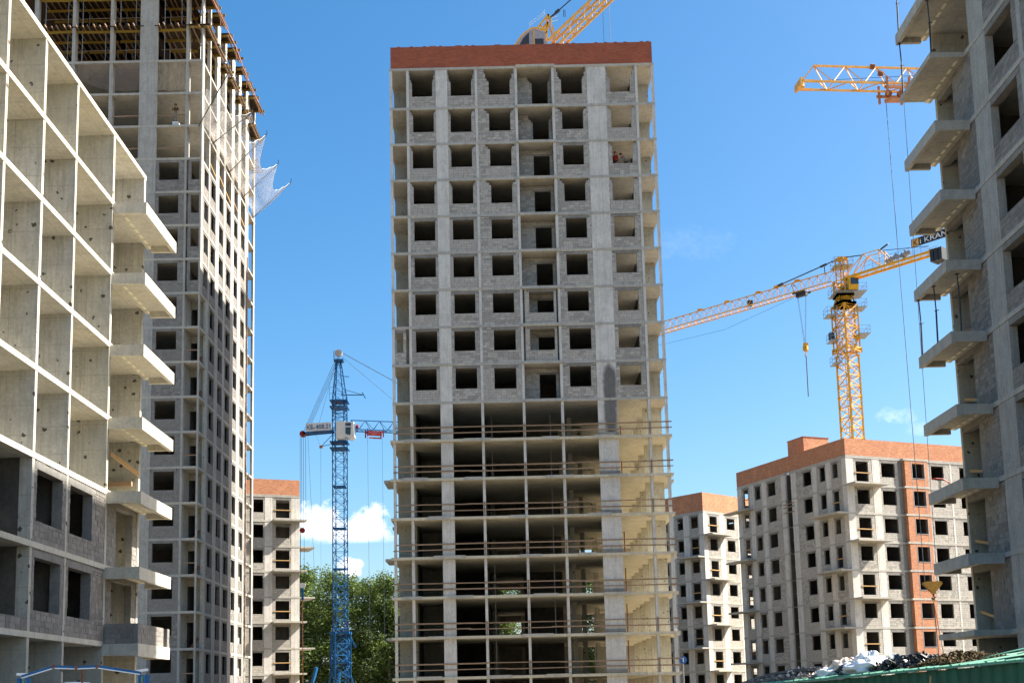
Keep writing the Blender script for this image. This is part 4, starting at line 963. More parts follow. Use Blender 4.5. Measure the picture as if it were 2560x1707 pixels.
def blue_crane():
    t = thing('tower_crane', 'blue lattice tower crane with white cab and white number board in front of trees', 'crane', (-18.15, 132.0, 0)); Bc = M['crane_blue']
    rot = math.radians(24); mast(t, 0, 35.0, 1.32, rot, 4.7, 5, .1, .05, 'crane_blue')
    e1 = (math.cos(rot), math.sin(rot), 0)
    mb = MB(); truss(mb, (0, 0, 4.0), (0, 0, 9.0), square(1.75), 4, .14, .07, e1=e1, cross=True, battens=True); mb.box(-1.1, 1.1, -1.1, 1.1, 8.8, 9.05); mb.box(-1.1, 1.1, -1.1, 1.1, 5.6, 5.75)
    mb.bar((.9, -.3, 8.9), (1.7, -.3, 7.3), .14); mb.bar((.9, .4, 8.9), (1.5, .4, 7.4), .12); mb.build('climbing_frame', Bc, t)
    for a, b in (((-.9, 0, 5), (-2.2, 0, 0)), ((.9, 0, 5), (2.2, 0, 0)), ((0, -.9, 5), (0, -2.2, 0))): MB().bar(a, b, .2).build('base_strut', Bc, t)
    # tapering head
    mb = MB(); k = 4
    base = [(.66 * math.cos(rot + math.pi / 4 + i * math.pi / 2) * 1.41, .66 * math.sin(rot + math.pi / 4 + i * math.pi / 2) * 1.41, 35.0) for i in range(4)]
    topp = [(p[0] * .3 - .1, p[1] * .3, 39.8) for p in base]
    for i in range(4):
        a, b = Vector(base[i]), Vector(topp[i]); a2, b2 = Vector(base[(i + 1) % 4]), Vector(topp[(i + 1) % 4]); mb.bar(a, b, .11)
        for m in range(5):
            t0, t1 = m / 5, (m + 1) / 5; mb.bar(a.lerp(b, t0), a2.lerp(b2, t1), .05); mb.bar(a.lerp(b, t1), a2.lerp(b2, t1), .05)
    mb.build('tower_head', Bc, t)
    mb = MB(); mb.box(-.6, .5, -.5, .5, 39.5, 39.7); railing(mb, [(-.6, -.5, 39.7), (-.1, -.5, 39.7), (-.1, .5, 39.7), (-.6, .5, 39.7)], .9, .03); mb.build('head_platform', Bc, t)
    mb = MB(); mb.prism([(.42 * math.cos(i * math.pi / 8) - .1, 40.5 + .42 * math.sin(i * math.pi / 8)) for i in range(16)], 1, -.15, .15); mb.build('head_sheave', M['bag_cream'], t)
    for z in (34.9, 34.2, 30.2, 29.5, 25.2, 20.5, 16.0, 11.4):
        w = 1.0 if z > 29 else .72; MB().box(-w, w, -w, w, z - .12, z).build('landing', Bc, t)
    mb = MB(); railing(mb, [(-1.0, -1.0, 34.9), (-.4, -1.0, 34.9)], 1.4, .03, closed=False); mb.bar((.2, -.2, 35.6), (2.7, -.4, 35.5), .09); mb.bar((.3, -.2, 36.3), (2.7, -.4, 35.5), .05); mb.bar((2.6, -.4, 35.8), (2.95, -.4, 35.1), .09); mb.bar((.3, 0, 37.8), (1.1, -.2, 37.7), .07); mb.build('service_arm', Bc, t)
    mb = MB(); mb.bar((-.6, -.4, 30.0), (-2.0, -.5, 29.7), .06); mb.bar((-.6, -.4, 31.2), (-2.0, -.5, 29.7), .06); mb.build('cable_arm', Bc, t); MB().box(-2.2, -1.85, -.6, -.4, 29.5, 29.8).build('cable_sheave', M['salmon'], t)
    # counter jib with number board
    mb = MB(); mb.bar((-4.0, -.6, 31.2), (-.6, -.6, 31.45), .3, .22); mb.bar((-4.0, .2, 31.2), (-.6, .2, 31.45), .3, .22)
    mb.bar((.4, -.3, 31.45), (1.6, -.3, 31.6), .3); mb.build('counter_jib', Bc, t)
    mb = MB(); mb.prism([(-4.05 + .34 * math.cos(i * math.pi / 7), 31.15 + .34 * math.sin(i * math.pi / 7)) for i in range(14)], 1, -.75, -.2); mb.build('counter_sheave', M['red'], t)
    sb = link('number_board', MB().box(0, 2.85, -.03, .03, 0, .92).mesh('number_board', M['white']), t); sb.location = (-3.65, -.8, 31.36); sb.rotation_euler = (0, math.radians(-2.2), 0)
    lettering('lettering', 'КБ-408.21', .72, 'sign_blue', sb, (.12, -.05, .2), (math.radians(90), 0, 0), 2.6)
    # cab
    cab = MB(); cab.box(-.15, .78, -1.9, -.5, 30.3, 32.2); cab.prism([(.781, 30.5), (1.45, 30.2), (1.85, 30.5), (1.8, 32.1), (.781, 32.15)], 1, -1.9, -.5); cab = cab.build('operator_cab', M['white'], t)
    MB().prism([(.9, 30.75), (1.42, 30.6), (1.5, 31.5), (.9, 31.5)], 1, -1.93, -1.88).build('cab_window', M['glass'], cab); MB().prism([(.9, 31.65), (1.5, 31.65), (1.52, 32.0), (.9, 32.0)], 1, -1.93, -1.88).build('cab_window', M['glass'], cab)
    MB().box(1.8, 1.87, -1.75, -.65, 30.7, 31.95).build('cab_window', M['glass'], cab)
    # jib going right and away
    jd = Vector((.93, .36, 0)).normalized(); nj = Vector((jd.y, -jd.x, 0)); J = lambda s, z, o=0: jd * s + nj * o + Vector((0, 0, z))
    for i in range(5):
        s0, s1 = 1.3 + i * 5, 1.3 + (i + 1) * 5; mb = MB(); truss(mb, J(s0, 31.65 + .025 * s0), J(s1, 31.65 + .025 * s1), [(0, 1.15), (-.55, 0), (.55, 0)], 6, .11, .05, pairs=[(0, 1), (0, 2), (1, 2)]); mb.build('jib_section', Bc, t)
    mb = MB()
    for o in (-.5, .5): mb.bar(J(3.1, 31.55, o), J(4.9, 31.6, o), .12, .14); mb.bar(J(3.1, 31.9, o), J(3.1, 31.0, o), .14); mb.bar(J(4.9, 31.9, o), J(4.9, 31.0, o), .14)
    mb.bar(J(3.4, 30.95), J(4.7, 30.95), .3, .1); mb.bar(J(3.2, 31.35), J(4.8, 31.35), .5, .18); mb.build('trolley', M['red'], t)
    MB().tube([(-.25, 0, .3), (.25, 0, .3)], .3, 10).build('trolley_winch', M['red'], t).location = J(1.9, 31.75)
    for s in (3.2, 4.9): MB().tube([J(s, 31.0, 0), J(s + .1, 8, 0)], .016, 4).build('hoist_rope', M['rope'], t)
    # pendant ropes
    for a, b in ((( -.1, -.1, 40.8), J(16, 33.2)), ((-.1, .1, 40.75), J(16, 33.2)), ((-.1, 0, 40.4), J(9.5, 33.0))): MB().tube([a, b], .022, 4).build('pendant_rope', M['rope'], t)
    for i in range(4): MB().tube([(-.45 + .06 * i, -.3 + .12 * i, 39.6 - .2 * i), (-3.95 + .12 * i, -.6 + .15 * i, 31.45)], .02, 4).build('pendant_rope', M['rope'], t)
    MB().tube([(-.4, -.2, 39.4), (-2.6, -.5, 31), (-2.05, -.5, 29.7), (-2.05, -.5, 3)], .014, 4).build('control_cable', M['rope'], t)
    for x in (-4.35, -4.2, -4.0, -3.75): MB().tube([(x, -.5, 31.0), (x + .05, -.5, 20.5 if x > -4.3 else 8)], .02, 4).build('luffing_rope', M['rope'], t)
    MB().tube([(-3.5, -.5, 31.1), (-2.6, -.5, 12), (-2.5, -.5, 4)], .014, 4).build('control_cable', M['rope'], t)
    mb = MB(); mb.prism([(-4.1 + .3 * math.cos(i * math.pi / 6), 20.3 + .3 * math.sin(i * math.pi / 6)) for i in range(12)], 1, -.62, -.38); mb.build('hook_sheave', M['red'], t)
    for x in (-4.3, -3.9): MB().tube([(x, -.5, 20.2), (x + .02, -.5, 14.4)], .02, 4).build('luffing_rope', M['rope'], t)
    mb = MB(); mb.prism([(-4.08 + .35 * math.cos(i * math.pi / 6), 14.2 + .3 * math.sin(i * math.pi / 6)) for i in range(12)], 1, -.62, -.38); mb.build('lower_sheave', M['white'], t)
    MB().box(-4.2, -3.95, -.6, -.4, 12.6, 13.9).build('sheave_bracket', Bc, t); MB().tube([(-4.08, -.5, 12.6), (-4.0, -.5, 1)], .05, 5).build('tension_rod', M['salmon'], t)
    MB().bar((-3.3, -1, 2.0), (-2.4, -1.5, 5.2), .3).build('stay_leg', Bc, t)
blue_crane()

def hammer_crane():
    t = thing('tower_crane', 'orange crane jib with red trolley reaching out from behind the right block', 'crane', (52.0, 85.5, 0))
    jd = Vector((-.996, -.09, 0)).normalized(); nj = Vector((-jd.y, jd.x, 0)); J = lambda s, z, o=0: jd * s + nj * o + Vector((0, 0, z))
    mast(t, 0, 47, 1.6, .3, 5.8, 4, .16, .08, 'crane_orange')
    n = 6
    for i in range(n):
        s0, s1 = i * 4.75, (i + 1) * 4.75; mb = MB(); truss(mb, J(s0, 45.55), J(s1, 45.55), [(0, 1.55), (-.62, 0), (.62, 0)], 4, .13, .06, pairs=[(0, 1), (0, 2), (1, 2)]); mb.build('jib_section', M['crane_orange'], t)
    mb = MB(); mb.bar(J(28.5, 47.1), J(29.5, 45.8), .09); mb.bar(J(28.5, 45.55, -.62), J(29.7, 45.55, -.62), .16); mb.bar(J(28.5, 45.55, .62), J(29.7, 45.55, .62), .16); mb.bar(J(29.7, 45.55, -.7), J(29.7, 45.55, .7), .2, .5); mb.tube([J(29.4, 45.5, -.2), J(29.4, 45.9, -.2)], .22, 8); mb.build('jib_tip', M['crane_orange'], t)
    MB().tube([J(24, 47.0, -.1), J(24, 47.3, .1)], .2, 8).build('rope_sheave', M['rust'], t); MB().tube([J(23.4, 46.5, -.1), J(23.4, 46.75, .1)], .22, 8).build('rope_sheave', M['rust'], t)
    MB().tube([J(28.6, 45.9), J(20, 46.6)], .02, 4).build('trolley_rope', M['rope'], t); MB().tube([J(28.6, 45.9), J(16, 46.2)], .02, 4).build('trolley_rope', M['rope'], t)
    mb = MB()
    for o in (-.75, .75):
        for s in (21.6, 23.3): mb.bar(J(s, 46.0, o), J(s, 44.6, o), .15)
        mb.bar(J(21.4, 45.2, o), J(23.5, 45.2, o), .12, .2)
    for s in (22.0, 22.9): MB().tube([J(s, 45.05, -.12), J(s, 45.05, .12)], .24, 10).build('trolley_sheave', M['rust'], t)
    mb.bar(J(21.7, 44.55), J(23.2, 44.5), .3, .22); mb.build('trolley', M['salmon'], t)
    hx = 22.25
    for s, o in ((23.1, -.1), (21.9, .3)): MB().tube([J(s, 44.5, o), J(hx + (.55 if s > 22.5 else -.35), 8.9, 0)], .022, 4).build('hoist_rope', M['rope'], t)
    mb = MB()
    for y in (-.2, .16): mb.prism([(-.7, 8.72), (-.62, 8.84), (.55, 8.86), (.64, 8.7), (.22, 8.2), (-.14, 8.12)], 1, y, y + .05)
    mb.box(-.12, .16, -.15, .16, 8.0, 8.3)
    hb = mb.build('hook_block', M['hook_paint'], t); hb.location = J(hx, 0)
    for x in (-.34, .3): MB().tube([(x, -.12, 8.66), (x, .12, 8.66)], .23, 12).build('sheave', M['rust'], hb)
    h2 = MB().tube([(0, 0, 8.15), (0, 0, 7.9), (.13, 0, 7.75), (.02, 0, 7.6), (-.14, 0, 7.7)], .07, 7).build('hook', M['dark_steel'], hb)
    MB().tube([(0, 0, 7.75), (.1, 0, 7.6), (0, 0, 7.4), (-.1, 0, 7.6), (0, 0, 7.75)], .035, 5).build('ring', M['crane_yellow'], hb)
    for x in (.12, .75): MB().tube([(0, 0, 7.4), (x, 0, 1.0)], .03, 4).build('sling', M['rust'], hb)
hammer_crane()

def luffing_crane():
    t = thing('tower_crane', 'orange luffing crane peeking over the red parapet of the central tower', 'crane', (5.6, 118.0, 0)); C_ = M['crane_yellow']
    mast(t, 0, 67.5, 1.8, .4, 6, 4, .18, .09, 'crane_yellow')
    MB().box(-1.6, 1.6, -1.3, 1.3, 67.5, 68.4).build('slewing_platform', C_, t)
    mb = MB(); mb.prism([(-3.2, 68.6), (-2.5, 69.6), (-1.6, 70.3), (-1.2, 70.4), (-.1, 70.05), (-.1, 68.4), (-3.2, 68.4)], 1, -1.2, 1.2); h = mb.build('machinery_house', M['cab_grey'], t)
    mb = MB(); pl = [(-3.28, 68.6), (-2.56, 69.68), (-1.62, 70.4), (-1.2, 70.5), (-.05, 70.15)]
    for (a, b), (c_, d) in zip(pl, pl[1:]): mb.bar((a, -1.25, b), (c_, -1.25, d), .1, .14); mb.bar((a, 1.25, b), (c_, 1.25, d), .1, .14)
    mb.build('house_roof_edge', C_, h); MB().prism([(-2.9, 68.5), (-2.4, 69.4), (-1.8, 70.0), (-1.8, 68.5)], 1, -1.22, -1.201).build('shade_plate', M['dark_steel'], h); MB().box(-1.35, -1.25, -1.26, -1.2, 68.4, 70.3).build('house_post', C_, h); MB().box(-1.2, -.3, -1.22, -1.201, 68.5, 69.3).build('shade_plate', M['dark_steel'], h)  # dark plates paint the shaded interior behind the house openings
    mb = MB()
    for y in (-.7, .7):
        for a, b in (((-1.3, 70.2), (.3, 72.3)), ((.3, 72.3), (-.1, 68.4)), ((.3, 72.3), (1.0, 69.6)), ((-.6, 71.1), (.1, 70.2)), ((-.2, 70.1), (.2, 71.4))): mb.bar((a[0], y, a[1]), (b[0], y, b[1]), .16)
    for z in (70.4, 71.2, 72.0): mb.bar((.1, -.7, z), (.1, .7, z), .1)
    mb.build('a_frame', C_, t)
    mb = MB(); railing(mb, [(-1.7, -1.2, 70.5), (-.2, -1.2, 71.7), (-.1, -1.2, 72.0)], .55, .03, closed=False); railing(mb, [(.6, -.9, 70.9), (1.3, -.9, 71.1)], .9, .035, closed=False); mb.build('access_railing', M['white'], t)
    A = Vector((.6, 0, 69.0)); d = Vector((.80, -.1, .72)).normalized(); e = Vector((.1, 1, 0)).normalized()
    for i in range(5):
        mb = MB(); truss(mb, A + d * (i * 4.2), A + d * ((i + 1) * 4.2), [(-.62, -.55), (.62, -.55), (.62, .55), (-.62, .55)], 4, .22, .085, e1=e); mb.build('jib_section', M['crane_orange'], t)
    MB().tube([(.4, 0, 72.2), (1.3, 0, 73.0)], .11, 6).build('pendant_bar', M['dark_steel'], t); MB().tube([(1.1, 0, 72.85), (1.5, 0, 73.2)], .17, 6).build('pendant_coupling', M['dark_steel'], t); MB().tube([(1.4, 0, 73.1), (9, 0, 80)], .065, 6).build('pendant_bar', M['dark_steel'], t)
    for x in (1.95, 2.1): MB().bar((x, 0, 72.4), (x, 0, 73.2), .06).build('aerial', M['dark_steel'], t)
    for x in (6.2, 6.9): MB().tube([(x, 1, 85), (x, 1, 20)], .022, 4).build('hoist_rope', M['rope'], t)
luffing_crane()

# ================================================================== TREES
def tree_meshes(seed, H, Rr):
    r = random.Random(seed); tr = MB(); top = Vector((r.uniform(-.4, .4), r.uniform(-.4, .4), H * .9))
    pts = [Vector((0, 0, 0)).lerp(top, i / 6) + Vector((r.uniform(-.15, .15), r.uniform(-.15, .15), 0)) * (i > 0) for i in range(7)]
    tr.tube(pts, H * .0105, 7, .04); cr = MB(); tips = []
    for i in range(46):
        h = r.uniform(.12, .96); z = H * h; prof = max(.25, math.sin(math.pi * min(.97, (h + .05) / 1.06))) ** .6 * (1.1 - .35 * h)
        a = r.uniform(0, 6.283); L = Rr * prof * r.uniform(.55, 1.05); b = pts[0].lerp(top, h); c_ = b + Vector((math.cos(a) * L * .55, math.sin(a) * L * .55, L * .45)); e = b + Vector((math.cos(a) * L, math.sin(a) * L, L * .35))
        tr.tube([b, c_, e], .07 * (1.2 - h), 4, .015)
        for q in (b.lerp(c_, .7), c_, c_.lerp(e, .5), e): tips.append((q, L))
    for (q, L) in tips:
        n = r.randint(80, 130); sp = .62 + .1 * r.random(); ct = r.random()
        for _ in range(n):
            # weeping sprays: spread sideways a little, hang down
            p = q + Vector((r.gauss(0, sp), r.gauss(0, sp), r.gauss(-.35, .6) - abs(r.gauss(0, .5)) * .6))
            s_ = r.uniform(.07, .15); u = Vector((r.gauss(0, 1), r.gauss(0, 1), r.gauss(0, .6))).normalized(); v = u.cross(Vector((r.gauss(0, 1), r.gauss(0, 1), r.gauss(0, 1)))).normalized()
            o = len(cr.v); cr.v += [tuple(p - u * s_ - v * s_ * .6), tuple(p + u * s_ - v * s_ * .5), tuple(p + u * s_ * .7 + v * s_ * .7), tuple(p - u * s_ * .8 + v * s_ * .6)]
            cr.f.append((o, o + 1, o + 2, o + 3)); cr.t.append(min(1, max(0, .55 * ct + .45 * r.random()))); cr.mi.append(0)
    return tr.mesh('trunk', M['bark']), cr.mesh('crown', M['leaf'], tint=True)
TV = [tree_meshes(s, 21, 4.6) for s in (3, 8, 21)]
spots = [(-37.0, 176, 1.1, 'nearly hidden behind the sunlit mid-rise block'), (-33.5, 172, 1.1, 'at the outer end of the row'), (-29.3, 171, 1.06, 'beside the sunlit mid-rise block'), (-25.9, 176, 1.06, 'left of the blue crane mast'), (-22.7, 170, 1.0, 'just left of the blue mast'),
         (-19.6, 177, .99, 'directly behind the blue crane mast'), (-16.6, 171, 1.0, 'just right of the blue mast'), (-13.2, 174, 1.02, 'between blue mast and central tower'), (-9.8, 172, .98, 'half hidden by the central tower edge'),
         (-5.0, 168, .95, 'seen through the open lower floors, outer one'), (-.5, 165, .92, 'seen through the rear opening of the lower floors'), (3.5, 168, .96, 'seen through the lower floors beside the lift core'), (8.3, 166, .94, 'seen through the lower floors near the wide pier'), (12.5, 170, .96, 'seen through the lower floors by the sunlit bay')]
for i, (x, y, s, w) in enumerate(spots):
    t = thing('birch_tree', f'green weeping birch tree {w}', 'tree', (x, y, 0), i * 1.3, 'birch trees behind the site'); t.scale = (s * 1.15, s * 1.15, s * 1.03)
    tm, cm = TV[i % 3]; link('trunk', tm, t); link('crown', cm, t)

# ================================================================== PEOPLE
def person(label, loc, rz, pose, mats, helmet='white'):
    J = {'pel': (0, 0, .95, .13), 'sp': (0, 0, 1.18, .13), 'ch': (0, 0, 1.38, .15), 'nk': (0, 0, 1.52, .055), 'hd': (0, -.02, 1.63, .088), 'ht': (0, -.01, 1.72, .075),
         'sl': (-.19, 0, 1.43, .065), 'el': (-.27, -.05, 1.16, .05), 'wl': (-.16, -.24, 1.25, .036), 'hl': (-.13, -.3, 1.3, .034), 'sr': (.19, 0, 1.43, .065), 'er': (.27, -.05, 1.16, .05), 'wr': (.16, -.24, 1.25, .036), 'hr': (.13, -.3, 1.3, .034),
         'pl': (-.1, 0, .9, .1), 'kl': (-.11, -.03, .5, .07), 'al': (-.11, 0, .1, .05), 'tl': (-.12, -.16, .045, .045), 'pr': (.1, 0, .9, .1), 'kr': (.11, -.03, .5, .07), 'ar': (.11, 0, .1, .05), 'tr': (.12, -.16, .045, .045)}
    for k, v in pose.items(): J[k] = (*v, J[k][3])
    E_ = [('pel', 'sp'), ('sp', 'ch'), ('ch', 'nk'), ('nk', 'hd'), ('hd', 'ht'), ('ch', 'sl'), ('sl', 'el'), ('el', 'wl'), ('wl', 'hl'), ('ch', 'sr'), ('sr', 'er'), ('er', 'wr'), ('wr', 'hr'), ('pel', 'pl'), ('pl', 'kl'), ('kl', 'al'), ('al', 'tl'), ('pel', 'pr'), ('pr', 'kr'), ('kr', 'ar'), ('ar', 'tr')]
    for sd in 'lr':     # five fingers on each hand
        h = Vector(J['h' + sd][:3]); w = Vector(J['w' + sd][:3]); d = (h - w).normalized(); s_ = d.cross(Vector((0, 0, 1)))
        s_ = s_.normalized() if s_.length > .01 else Vector((1, 0, 0))
        for i, (o, l) in enumerate(((-.027, .07), (-.009, .08), (.009, .075), (.027, .06))):
            J[f'f{sd}{i}'] = (*(h + s_ * o + d * .03), .010); J[f'g{sd}{i}'] = (*(h + s_ * o + d * (.03 + l) - Vector((0, 0, .015))), .009); E_ += [('h' + sd, f'f{sd}{i}'), (f'f{sd}{i}', f'g{sd}{i}')]
        J['th' + sd] = (*(h + s_ * .05 + d * .02), .011); E_.append(('w' + sd, 'th' + sd))
    names = list(J); idx = {n: i for i, n in enumerate(names)}
    me = bpy.data.meshes.new('person'); me.from_pydata([J[n][:3] for n in names], [(idx[a], idx[b]) for a, b in E_], [])
    o = bpy.data.objects.new('tmp', me); COL.objects.link(o)
    mod = o.modifiers.new('s', 'SKIN'); sv = me.skin_vertices[0].data
    for n in names: sv[idx[n]].radius = (J[n][3], J[n][3]); sv[idx[n]].use_root = (n == 'pel')
    ss = o.modifiers.new('d', 'SUBSURF'); ss.levels = 1; ss.render_levels = 1
    bpy.context.view_layer.update()
    bm_ = bpy.data.meshes.new_from_object(o.evaluated_get(bpy.context.evaluated_depsgraph_get())); bpy.data.objects.remove(o)
    bm_.materials.clear()
    for m in mats: bm_.materials.append(M[m])      # skin, top, trousers, shoes
    grp = {'hd': 0, 'ht': 0, 'nk': 0, 'hl': 0, 'hr': 0, 'sp': 1, 'ch': 1, 'sl': 1, 'sr': 1, 'el': 1, 'er': 1, 'wl': 1, 'wr': 1, 'pel': 2, 'pl': 2, 'pr': 2, 'kl': 2, 'kr': 2, 'al': 3, 'ar': 3, 'tl': 3, 'tr': 3}
    keys = [(Vector(J[n][:3]), grp.get(n, 0)) for n in names]
    for p in bm_.polygons: p.material_index = min(keys, key=lambda q: (q[0] - p.center).length_squared)[1]; p.use_smooth = True
    r = thing('person', label, 'person', loc, rz); link('body', bm_, r)
    hp = Vector(J['ht'][:3]); mb = MB()
    mb.grid(lambda u, v: hp + Vector((.125 * math.cos(u * 6.2832) * math.sin(v * 1.6 + .001), .135 * math.sin(u * 6.2832) * math.sin(v * 1.6 + .001), .11 * math.cos(v * 1.6) - .02)), 12, 5); mb.build('helmet', M[helmet], r, smooth=True)
    hc = Vector(J['hd'][:3]); fc = MB(); fc.box(hc.x - .012, hc.x + .012, hc.y - .11, hc.y - .07, hc.z - .03, hc.z + .015); fc.build('nose', M['skin'], r)
    e = MB(); e.box(hc.x - .045, hc.x - .02, hc.y - .088, hc.y - .07, hc.z + .01, hc.z + .024); e.box(hc.x + .02, hc.x + .045, hc.y - .088, hc.y - .07, hc.z + .01, hc.z + .024); e.box(hc.x - .025, hc.x + .025, hc.y - .085, hc.y - .07, hc.z - .06, hc.z - .05); e.build('face_features', M['cloth_dark'], r)
    return r
person('worker in dark jacket and grey trousers standing on pale blocks high in left tower', (-27.85, 99.0, 51.76), .1, {}, ['skin', 'cloth_brown', 'cloth_grey', 'cloth_dark'], 'cloth_brown')
person('worker bending over a tool in the bright upper window of central tower', (10.45, 90.85, 42.6), -.9, {'sp': (0, -.12, 1.15), 'ch': (0, -.33, 1.27), 'nk': (0, -.44, 1.36), 'hd': (0, -.53, 1.42), 'ht': (0, -.6, 1.48), 'sl': (-.18, -.36, 1.32), 'sr': (.18, -.36, 1.32), 'el': (-.24, -.5, 1.08), 'er': (.24, -.5, 1.08), 'wl': (-.12, -.7, .98), 'wr': (.1, -.62, .9), 'hl': (-.08, -.78, .97), 'hr': (.06, -.7, .86)}, ['skin', 'cloth_grey', 'cloth_dark', 'cloth_dark'], 'cloth_dark')
t = thing('broom', 'thin tool held by the bending worker in the upper window', 'tool', (10.45, 90.85, 42.61), -.9); MB().tube([(.06, -.85, 0.1), (-.05, -.6, 1.4)], .015, 5).build('handle', M['plank_new'], t); MB().box(-.12, .2, -.92, -.82, 0, .12).build('head', M['plank'], t)
person('worker in red jacket half hidden by the window edge of central tower', (9.55, 90.72, 42.6), -.6, {'el': (-.24, .02, 1.15), 'er': (.24, .02, 1.15), 'wl': (-.24, -.05, .92), 'wr': (.24, -.05, .92), 'hl': (-.24, -.07, .84), 'hr': (.24, -.07, .84)}, ['skin', 'cloth_red', 'cloth_dark', 'cloth_dark'], 'cloth_red')

t = thing('work_trestle', 'low timber work trestle under the two workers in the upper window', 'trestle', (10.0, 90.8, 42.157))
MB().box(-.85, 1.0, -.3, .45, .4, .45).build('deck', M['plank'], t)
for x in (-.75, .85):
    for y in (-.25, .38): MB().box(x, x + .06, y, y + .06, 0, .4).build('leg', M['plank'], t)
# pale blocks under the worker and pallets of blocks behind the windows
def pallet(x, y, z, nx, nz, lab, sz=.3):
    t = thing('block_pallet', lab, 'pallet', (x, y, z), 0, 'pallets of blocks on the floors')
    MB().box(-nx * sz / 2, nx * sz / 2, 0, .8, 0, .1).build('pallet_base', M['plank'], t)
    for i in range(nx):
        for k in range(nz):
            w = rnd.uniform(-.01, .01); o = link('pale_block', cube_mesh('white'), t); o.location = ((i - nx / 2 + .5) * sz + w, .4 + w, .1 + sz * (k + .5)); o.scale = (sz - .015, .78, sz - .02)
pallet(-27.75, 98.6, 51.14, 2, 2, 'stack of pale blocks that the worker in left tower stands on', .26)
pallet(10.3, 90.5, 39.157, 4, 3, 'pallet of pale blocks in bright window, topmost of the three', .32)
pallet(10.5, 90.5, 36.157, 3, 3, 'pallet of pale blocks in bright window, middle of the three', .32)
pallet(10.45, 90.5, 33.157, 4, 3, 'pallet of pale blocks in bright window, lowest of the three', .32)
pallet(-5.5, 90.5, 33.157, 4, 3, 'pale blocks behind the sill of a dark outer window on central tower', .3)

